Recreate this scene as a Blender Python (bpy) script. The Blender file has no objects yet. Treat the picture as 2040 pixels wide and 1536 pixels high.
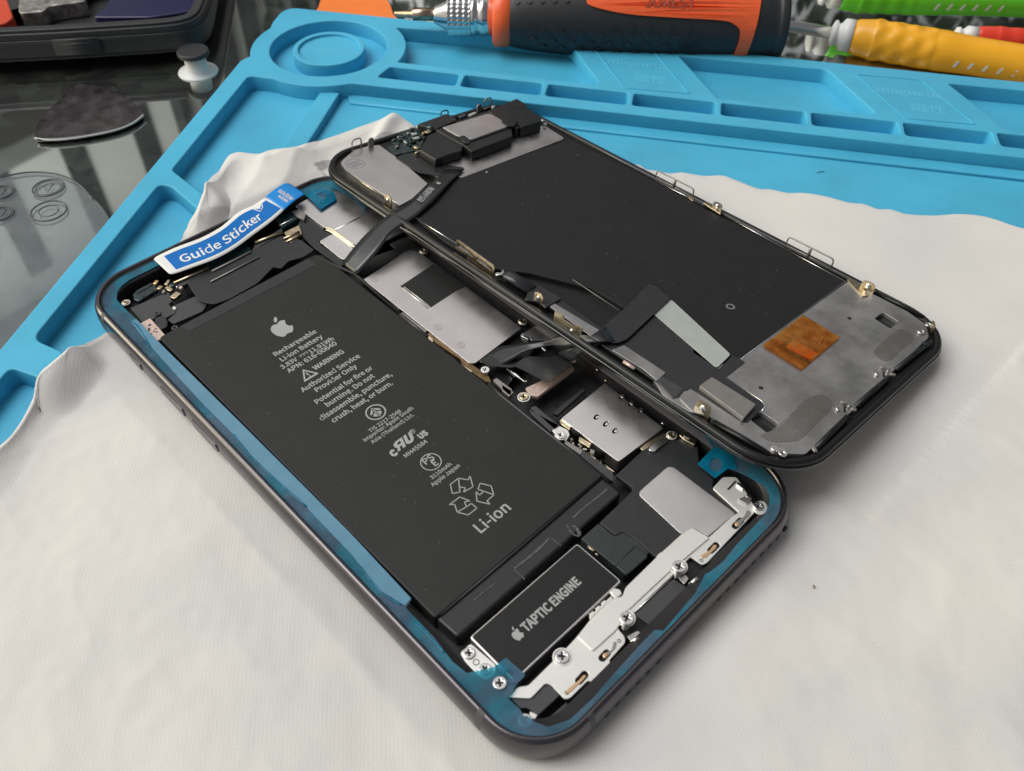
import bpy, bmesh, math, random
import numpy as np
from mathutils import Matrix, Vector
random.seed(7)
S = 0.001                      # everything below is written in millimetres
COL = bpy.context.scene.collection
scn = bpy.context.scene

# ------------------------------------------------------------------ camera
CAM_R = np.array([[0.7171689945820028, -0.6967741741894103, 0.01320543043238634],
                  [-0.5089056859501514, -0.5365590677088758, -0.6731414187724507],
                  [0.47611304961935796, 0.4760358358800807, -0.7393958661908433]])
CAM_C = np.array([-71.92588896403713, -102.75269020551555, 145.73784763043432])
F_PX = 1726.04
cam = bpy.data.cameras.new('camera'); cam_o = bpy.data.objects.new('camera', cam); COL.objects.link(cam_o)
mw = Matrix.Identity(4)
for i in range(3):
    mw[i][0] = CAM_R[0][i]; mw[i][1] = -CAM_R[1][i]; mw[i][2] = -CAM_R[2][i]; mw[i][3] = CAM_C[i]*S
cam_o.matrix_world = mw
cam.sensor_width = 36; cam.lens = F_PX/2040*36; cam.clip_start = 0.005; cam.clip_end = 200
cam.dof.use_dof = True; cam.dof.focus_distance = 0.195; cam.dof.aperture_fstop = 34
scn.camera = cam_o

# ------------------------------------------------------------------ light
scn.view_settings.view_transform = 'Standard'; scn.view_settings.look = 'None'
scn.view_settings.exposure = 0; scn.view_settings.gamma = 1; scn.view_settings.use_curve_mapping = False
world = bpy.data.worlds.new('World'); scn.world = world; world.use_nodes = True
nt = world.node_tree; nt.nodes.clear()
def wn(t, **k):
    n = nt.nodes.new(t)
    for a, b in k.items(): setattr(n, a, b)
    return n
tc = wn('ShaderNodeTexCoord'); out = wn('ShaderNodeOutputWorld'); bg = wn('ShaderNodeBackground')
def lobe(d, power, col, gain):
    v = wn('ShaderNodeVectorMath', operation='DOT_PRODUCT'); nt.links.new(tc.outputs['Generated'], v.inputs[0])
    v.inputs[1].default_value = Vector(d).normalized()
    m = wn('ShaderNodeMath', operation='MAXIMUM'); nt.links.new(v.outputs['Value'], m.inputs[0]); m.inputs[1].default_value = 0
    p = wn('ShaderNodeMath', operation='POWER'); nt.links.new(m.outputs[0], p.inputs[0]); p.inputs[1].default_value = power
    c = wn('ShaderNodeVectorMath', operation='SCALE'); c.inputs[0].default_value = [x*gain for x in col]
    nt.links.new(p.outputs[0], c.inputs['Scale']); return c.outputs['Vector']
def vadd(a, b):
    v = wn('ShaderNodeVectorMath', operation='ADD'); nt.links.new(a, v.inputs[0])
    if isinstance(b, tuple): v.inputs[1].default_value = b
    else: nt.links.new(b, v.inputs[1])
    return v.outputs['Vector']
amb = vadd(lobe((0.05, 1, 0.55), 4, (1, 0.985, 0.96), 1.05), (0.145, 0.149, 0.16))
amb = vadd(amb, lobe((-1, 0.25, 0.35), 4, (1.0, 0.91, 0.76), 0.46))
amb = vadd(amb, lobe((-0.54, 0.8, 0.22), 22, (1.0, 0.93, 0.64), 8.0))
amb = vadd(amb, lobe((0.476, 0.476, 0.74), 10, (1, 0.965, 0.95), 0.36))
nt.links.new(amb, bg.inputs['Color']); bg.inputs['Strength'].default_value = 1.0
nt.links.new(bg.outputs[0], out.inputs['Surface'])
al = bpy.data.lights.new('window_light', 'AREA'); al.shape = 'RECTANGLE'; al.size = 0.30; al.size_y = 0.22
al.energy = 0.60; al.color = (1, 0.965, 0.93)
al_o = bpy.data.objects.new('window_light', al); COL.objects.link(al_o)
lp = Vector((-0.19, 0.28, 0.43)); al_o.location = lp
al_o.rotation_euler = (Vector((0.03, 0, 0)) - lp).to_track_quat('-Z', 'Y').to_euler()

ol = bpy.data.lights.new('facade_fill_lamp', 'AREA'); ol.size = 9; ol.energy = 1250; ol.color = (0.95, 0.98, 1)   # area lamp added to brighten the building mirrored in the glass
ol_o = bpy.data.objects.new('facade_fill_lamp', ol); COL.objects.link(ol_o); ol_o.location = (-3.5, 5.0, 9.5)
ol_o.rotation_euler = (Vector((1.9, 11, 3.5)) - ol_o.location).to_track_quat('-Z', 'Y').to_euler()

# ------------------------------------------------------------------ materials
def mat(name, col, rough=0.5, metal=0.0, cvar=0.0, cscale=0.3, rvar=0.0, bump=0.0, bscale=2.0, spec=0.5, col2=None,
        sheen=0.0, coat=0.0, stretch=None, detail=6.0, thr=None):
    m = bpy.data.materials.new(name); m.use_nodes = True
    t = m.node_tree; b = t.nodes['Principled BSDF']
    b.inputs['Base Color'].default_value = (*col, 1); b.inputs['Roughness'].default_value = rough
    b.inputs['Metallic'].default_value = metal; b.inputs['Specular IOR Level'].default_value = spec
    if sheen: b.inputs['Sheen Weight'].default_value = sheen
    if coat: b.inputs['Coat Weight'].default_value = coat; b.inputs['Coat Roughness'].default_value = 0.15
    tcn = t.nodes.new('ShaderNodeTexCoord'); mp = t.nodes.new('ShaderNodeMapping')
    t.links.new(tcn.outputs['Object'], mp.inputs['Vector'])
    mp.inputs['Scale'].default_value = stretch or (1, 1, 1)
    def noise(sc, det=detail):
        n = t.nodes.new('ShaderNodeTexNoise'); n.inputs['Scale'].default_value = sc/S; n.inputs['Detail'].default_value = det
        n.inputs['Roughness'].default_value = 0.6
        t.links.new(mp.outputs[0], n.inputs['Vector']); return n.outputs['Fac']
    if cvar or col2:
        n = noise(cscale); r = t.nodes.new('ShaderNodeValToRGB')
        lo, hi = (0.35, 0.65) if thr is None else thr
        r.color_ramp.elements[0].position = lo; r.color_ramp.elements[1].position = hi
        a = [c*(1-cvar) for c in col]; d = col2 or [min(1, c*(1+cvar)) for c in col]
        r.color_ramp.elements[0].color = (*a, 1); r.color_ramp.elements[1].color = (*d, 1)
        t.links.new(n, r.inputs['Fac']); t.links.new(r.outputs['Color'], b.inputs['Base Color'])
    if rvar:
        n = noise(cscale*1.7); mr = t.nodes.new('ShaderNodeMapRange')
        mr.inputs['From Min'].default_value = 0.3; mr.inputs['From Max'].default_value = 0.7
        mr.inputs['To Min'].default_value = max(0.02, rough-rvar); mr.inputs['To Max'].default_value = min(1, rough+rvar)
        t.links.new(n, mr.inputs['Value']); t.links.new(mr.outputs[0], b.inputs['Roughness'])
    if bump:
        n = noise(bscale, 4); bp = t.nodes.new('ShaderNodeBump'); bp.inputs['Strength'].default_value = 1.0
        bp.inputs['Distance'].default_value = bump*S
        t.links.new(n, bp.inputs['Height']); t.links.new(bp.outputs[0], b.inputs['Normal'])
    return m
def film_mat(name, tint, body, fac, rough=0.12, body2=None, var=0.14, bd=0.35):
    m = bpy.data.materials.new(name); m.use_nodes = True; t = m.node_tree; b = t.nodes['Principled BSDF']
    b.inputs['Base Color'].default_value = (*body, 1); b.inputs['Roughness'].default_value = rough
    tr = t.nodes.new('ShaderNodeBsdfTransparent'); tr.inputs['Color'].default_value = (*tint, 1)
    mx = t.nodes.new('ShaderNodeMixShader'); o = t.nodes['Material Output']
    tcn = t.nodes.new('ShaderNodeTexCoord'); n = t.nodes.new('ShaderNodeTexNoise'); n.inputs['Scale'].default_value = 0.22/S
    n.inputs['Detail'].default_value = 3
    t.links.new(tcn.outputs['Object'], n.inputs['Vector'])
    mr = t.nodes.new('ShaderNodeMapRange'); mr.inputs['From Min'].default_value = 0.35; mr.inputs['From Max'].default_value = 0.65
    mr.inputs['To Min'].default_value = max(0, fac-var); mr.inputs['To Max'].default_value = min(1, fac+var)
    t.links.new(n.outputs['Fac'], mr.inputs['Value']); t.links.new(mr.outputs[0], mx.inputs['Fac'])
    if body2:
        n3 = t.nodes.new('ShaderNodeTexNoise'); n3.inputs['Scale'].default_value = 0.12/S; n3.inputs['Detail'].default_value = 5
        t.links.new(tcn.outputs['Object'], n3.inputs['Vector'])
        r = t.nodes.new('ShaderNodeValToRGB'); r.color_ramp.elements[0].position = 0.42; r.color_ramp.elements[1].position = 0.55
        r.color_ramp.elements[0].color = (*body, 1); r.color_ramp.elements[1].color = (*body2, 1)
        t.links.new(n3.outputs['Fac'], r.inputs['Fac']); t.links.new(r.outputs['Color'], b.inputs['Base Color'])
    bp = t.nodes.new('ShaderNodeBump'); bp.inputs['Distance'].default_value = bd*S
    t.links.new(n.outputs['Fac'], bp.inputs['Height']); t.links.new(bp.outputs[0], b.inputs['Normal'])
    t.links.new(tr.outputs[0], mx.inputs[1]); t.links.new(b.outputs[0], mx.inputs[2]); t.links.new(mx.outputs[0], o.inputs['Surface'])
    return m
M = {}
M['silicone'] = mat('blue_silicone', (0.072, 0.43, 0.645), 0.48, cvar=0.07, cscale=0.045, rvar=0.08, bump=0.03, bscale=2.4, spec=0.35)
M['silicone_text'] = mat('blue_silicone_lit_text', (0.11, 0.52, 0.74), 0.4, spec=0.5)  # lighter blue puts the light on the moulded letters into their colour
M['frame'] = mat('dark_anodised_aluminium', (0.115, 0.105, 0.112), 0.25, 0.9)
M['band'] = mat('antenna_band_plastic', (0.06, 0.055, 0.06), 0.5)
M['lip'] = mat('frame_inner_ledge', (0.035, 0.033, 0.036), 0.4, 0.3)
M['floor'] = mat('black_chassis', (0.012, 0.012, 0.013), 0.45, cvar=0.5, cscale=0.5)
M['battery'] = mat('black_battery_wrap', (0.0135, 0.0133, 0.0127), 0.5, cvar=0.12, cscale=0.15, bump=0.006, bscale=6, spec=0.38)
M['pouch'] = mat('battery_fold_wrap', (0.018, 0.018, 0.019), 0.42, bump=0.06, bscale=0.5)
M['ink'] = mat('silver_grey_ink', (0.38, 0.38, 0.38), 0.6, spec=0.3)
M['label_black'] = mat('black_label', (0.011, 0.0105, 0.0103), 0.5, spec=0.35, cvar=0.15, cscale=1.5, bump=0.006, bscale=8)
M['steel'] = mat('brushed_steel', (0.72, 0.69, 0.675), 0.35, 1.0, cvar=0.05, cscale=0.12, rvar=0.06)
M['shield'] = mat('shield_can_steel', (0.57, 0.53, 0.53), 0.36, 1.0, cvar=0.06, cscale=0.09, rvar=0.07)
M['bracket'] = mat('satin_nickel_bracket', (0.82, 0.80, 0.76), 0.4, 0.6, cvar=0.03, cscale=0.1)
M['plate2'] = mat('dull_grey_backplate', (0.40, 0.39, 0.385), 0.44, 0.85, cvar=0.22, cscale=0.11, rvar=0.1, col2=(0.50, 0.49, 0.485))
M['screw'] = mat('screw_steel', (0.78, 0.76, 0.74), 0.25, 1.0)
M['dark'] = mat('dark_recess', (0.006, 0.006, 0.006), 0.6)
M['tape'] = mat('black_mylar_tape', (0.02, 0.021, 0.023), 0.42, cvar=0.12, cscale=0.4, bump=0.02, bscale=0.4)
M['tape2'] = mat('dark_green_black_plastic', (0.024, 0.028, 0.029), 0.4, cvar=0.1, cscale=0.5)
M['greyplastic'] = mat('charcoal_plastic', (0.05, 0.05, 0.053), 0.45, cvar=0.06, cscale=0.6, bump=0.004, bscale=8)
M['flex'] = mat('black_flex_cable', (0.024, 0.0245, 0.027), 0.25, cvar=0.08, cscale=0.5, bump=0.012, bscale=0.3)
M['gold'] = mat('gold_contact', (0.9, 0.6, 0.34), 0.28, 1.0)
M['brass'] = mat('pale_brass', (0.62, 0.52, 0.36), 0.3, 1.0, cvar=0.2, cscale=1.0)
M['copper'] = mat('copper_coil', (0.7, 0.38, 0.26), 0.35, 1.0)
M['pcb'] = mat('brown_board_edge', (0.16, 0.1, 0.04), 0.4, 0.3, cvar=0.3, cscale=1.0)
M['pinkflex'] = mat('pale_copper_flex', (0.66, 0.5, 0.43), 0.4, 0.2, cvar=0.15, cscale=1.2)
M['board'] = mat('dark_board_tape', (0.01, 0.01, 0.011), 0.35, cvar=0.5, cscale=0.6, bump=0.1, bscale=0.5)
M['film'] = film_mat('blue_adhesive_film', (0.45, 0.87, 0.94), (0.07, 0.31, 0.42), 0.36, body2=(0.14, 0.21, 0.30), var=0.09, bd=0.15, rough=0.16)  # greyer second tone puts the reflected sky haze into the film colour
M['filmlight'] = film_mat('pale_blue_film', (0.45, 0.85, 0.93), (0.17, 0.36, 0.50), 0.66, var=0.05, bd=0.12)  # paler blue for the band along the film's left inner edge
M['filmtab'] = film_mat('deep_blue_film_tab', (0.1, 0.55, 0.72), (0.01, 0.26, 0.42), 0.5)
M['glue'] = mat('grey_adhesive_residue', (0.075, 0.08, 0.085), 0.7, cvar=0.35, cscale=1.5)
M['lens'] = mat('dark_tinted_glass', (0.012, 0.035, 0.04), 0.06, spec=0.7)
M['bezel'] = mat('black_bezel_plastic', (0.008, 0.008, 0.0078), 0.36, spec=0.4, cvar=0.1, cscale=0.6)
M['bezelside'] = mat('bezel_side_rubber', (0.03, 0.029, 0.028), 0.3)
M['glass'] = mat('black_cover_glass', (0.008, 0.008, 0.009), 0.05, spec=0.8)
M['heat'] = mat('black_backlight_sheet', (0.010, 0.0103, 0.011), 0.5, spec=0.4, cvar=0.16, cscale=0.25, bump=0.01, bscale=3)
M['kapton'] = film_mat('amber_polyimide_tape', (0.95, 0.55, 0.13), (0.52, 0.29, 0.07), 0.26, 0.12, bd=0.7)
M['speaker'] = mat('earpiece_black_plastic', (0.010, 0.010, 0.0108), 0.38, cvar=0.12, cscale=1.0, bump=0.004, bscale=8)
M['chip'] = mat('grey_chip_cover', (0.30, 0.28, 0.26), 0.5, 0.6, cvar=0.06, cscale=0.5)
M['padwhite'] = mat('grey_green_pad', (0.40, 0.42, 0.39), 0.55, cvar=0.04, cscale=0.3)
M['greenblack'] = mat('greenish_black_flex', (0.025, 0.04, 0.042), 0.25, cvar=0.5, cscale=1.2)
M['blue'] = mat('sticker_blue', (0.002, 0.15, 0.50), 0.5, spec=0.25, cvar=0.03, cscale=0.3)
M['blue2'] = mat('sticker_bright_blue', (0.0, 0.24, 0.68), 0.35)
M['white'] = mat('sticker_white', (0.8, 0.79, 0.76), 0.45)
M['purpleink'] = mat('purple_stamp_ink', (0.16, 0.12, 0.2), 0.6)
M['dust'] = mat('dust', (0.45, 0.44, 0.42), 0.9)
M['mesh'] = mat('copper_grey_mesh', (0.20, 0.165, 0.135), 0.5, 0.7)
M['orange'] = mat('orange_rubber', (0.9, 0.13, 0.035), 0.38, cvar=0.05, cscale=0.2)
M['orange_pick'] = mat('orange_plastic', (0.95, 0.22, 0.03), 0.4, cvar=0.04, cscale=0.1)
M['orange_dark'] = mat('raised_dark_orange', (0.35, 0.05, 0.02), 0.5)
M['rubber'] = mat('black_rubber_grip', (0.02, 0.0205, 0.023), 0.5, cvar=0.12, cscale=0.4, bump=0.02, bscale=2)
M['chrome'] = mat('chrome', (0.72, 0.71, 0.7), 0.16, 1.0)
M['bit'] = mat('coppery_steel_bit', (0.5, 0.36, 0.27), 0.3, 1.0)
M['yellow'] = mat('yellow_plastic', (0.9, 0.42, 0.02), 0.3, cvar=0.04, cscale=0.1)
M['green'] = mat('green_plastic', (0.14, 0.66, 0.03), 0.3)
M['red'] = mat('red_plastic', (0.72, 0.05, 0.025), 0.3)
M['whiteplastic'] = mat('white_plastic', (0.75, 0.74, 0.72), 0.4)
M['casep'] = mat('black_textured_plastic', (0.022, 0.022, 0.024), 0.5, cvar=0.2, cscale=0.6, bump=0.05, bscale=2.5)
M['casered'] = mat('red_orange_plastic', (0.6, 0.06, 0.02), 0.45)
M['sheen'] = mat('bluish_dark_lens', (0.02, 0.02, 0.07), 0.25)
M['caselabel'] = mat('scuffed_metal_part', (0.35, 0.33, 0.31), 0.4, 0.7, cvar=0.5, cscale=0.35)
M['pick'] = mat('smoky_tortoise_plastic', (0.02, 0.016, 0.017), 0.1, cvar=0.4, cscale=0.2, col2=(0.06, 0.05, 0.055), coat=0.3)
M['pickedge'] = mat('pick_pale_edge', (0.5, 0.5, 0.48), 0.3)
M['clear'] = film_mat('clear_blister_plastic', (0.93, 0.95, 0.96), (0.45, 0.47, 0.48), 0.16, 0.04, None, 0.02, 0.05)
M['clearline'] = mat('embossed_grey_line', (0.06, 0.065, 0.07), 0.3)
# cloth: fine knit
def cloth_mat():
    m = mat('white_microfibre', (0.80, 0.775, 0.755), 0.9, sheen=0.15, spec=0.1)
    t = m.node_tree; b = t.nodes['Principled BSDF']; tcn = t.nodes.new('ShaderNodeTexCoord')
    mp = t.nodes.new('ShaderNodeMapping'); mp.inputs['Rotation'].default_value = (0, 0, math.radians(38))
    t.links.new(tcn.outputs['Object'], mp.inputs['Vector'])
    hs = []
    for ax, sc in (('X', 0.47), ('Y', 0.40)):
        w = t.nodes.new('ShaderNodeTexWave'); w.bands_direction = ax; w.inputs['Scale'].default_value = sc/S
        w.inputs['Distortion'].default_value = 2.6; w.inputs['Detail'].default_value = 2; w.inputs['Detail Scale'].default_value = 1.5
        t.links.new(mp.outputs[0], w.inputs['Vector']); hs.append(w.outputs['Fac'])
    mu = t.nodes.new('ShaderNodeMath'); mu.operation = 'MULTIPLY'
    t.links.new(hs[0], mu.inputs[0]); t.links.new(hs[1], mu.inputs[1])
    n = t.nodes.new('ShaderNodeTexNoise'); n.inputs['Scale'].default_value = 2.2/S; n.inputs['Detail'].default_value = 3
    t.links.new(tcn.outputs['Object'], n.inputs['Vector'])
    ad = t.nodes.new('ShaderNodeMath'); ad.operation = 'ADD'; t.links.new(mu.outputs[0], ad.inputs[0]); t.links.new(n.outputs['Fac'], ad.inputs[1])
    bp = t.nodes.new('ShaderNodeBump'); bp.inputs['Distance'].default_value = 0.022*S; bp.inputs['Strength'].default_value = 0.8
    t.links.new(ad.outputs[0], bp.inputs['Height']); t.links.new(bp.outputs[0], b.inputs['Normal'])
    n2 = t.nodes.new('ShaderNodeTexNoise'); n2.inputs['Scale'].default_value = 0.025/S; n2.inputs['Detail'].default_value = 4
    t.links.new(tcn.outputs['Object'], n2.inputs['Vector'])
    r = t.nodes.new('ShaderNodeValToRGB'); r.color_ramp.elements[0].position = 0.3; r.color_ramp.elements[1].position = 0.7
    r.color_ramp.elements[0].color = (0.66, 0.645, 0.63, 1); r.color_ramp.elements[1].color = (0.77, 0.73, 0.675, 1)
    t.links.new(n2.outputs['Fac'], r.inputs['Fac'])
    dk = t.nodes.new('ShaderNodeMixRGB'); dk.blend_type = 'MULTIPLY'; dk.inputs['Fac'].default_value = 0.045
    t.links.new(r.outputs['Color'], dk.inputs['Color1']); t.links.new(mu.outputs[0], dk.inputs['Color2'])
    t.links.new(dk.outputs[0], b.inputs['Base Color'])
    return m
M['cloth'] = cloth_mat()
def desk_mat():
    m = mat('dark_glass_tabletop', (0.02, 0.024, 0.022), 0.5)
    t = m.node_tree; b = t.nodes['Principled BSDF']; o = t.nodes['Material Output']
    tcn = t.nodes.new('ShaderNodeTexCoord'); v = t.nodes.new('ShaderNodeTexVoronoi'); v.inputs['Scale'].default_value = 0.16/S
    v.inputs['Randomness'].default_value = 0.9; v.distance = 'CHEBYCHEV'
    t.links.new(tcn.outputs['Object'], v.inputs['Vector'])
    n = t.nodes.new('ShaderNodeTexNoise'); n.inputs['Scale'].default_value = 0.05/S; n.inputs['Detail'].default_value = 7
    t.links.new(tcn.outputs['Object'], n.inputs['Vector'])
    mu = t.nodes.new('ShaderNodeMath'); mu.operation = 'MULTIPLY'; t.links.new(v.outputs['Color'], mu.inputs[0]); t.links.new(n.outputs['Fac'], mu.inputs[1])
    r = t.nodes.new('ShaderNodeValToRGB'); e = r.color_ramp.elements
    e[0].position = 0.12; e[0].color = (0.010, 0.012, 0.010, 1); e[1].position = 0.5; e[1].color = (0.06, 0.068, 0.056, 1)
    t.links.new(mu.outputs[0], r.inputs['Fac']); t.links.new(r.outputs[0], b.inputs['Base Color'])
    g = t.nodes.new('ShaderNodeBsdfGlossy'); g.inputs['Roughness'].default_value = 0.025; g.inputs['Color'].default_value = (0.95, 0.98, 0.95, 1)
    fr = t.nodes.new('ShaderNodeLayerWeight'); fr.inputs['Blend'].default_value = 0.42
    fm = t.nodes.new('ShaderNodeMapRange'); fm.inputs['To Min'].default_value = 0.55; fm.inputs['To Max'].default_value = 0.95
    t.links.new(fr.outputs['Fresnel'], fm.inputs['Value'])
    mx = t.nodes.new('ShaderNodeMixShader'); t.links.new(fm.outputs[0], mx.inputs['Fac'])
    t.links.new(b.outputs[0], mx.inputs[1]); t.links.new(g.outputs[0], mx.inputs[2]); t.links.new(mx.outputs[0], o.inputs['Surface'])
    return m
M['desk'] = desk_mat()

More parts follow.
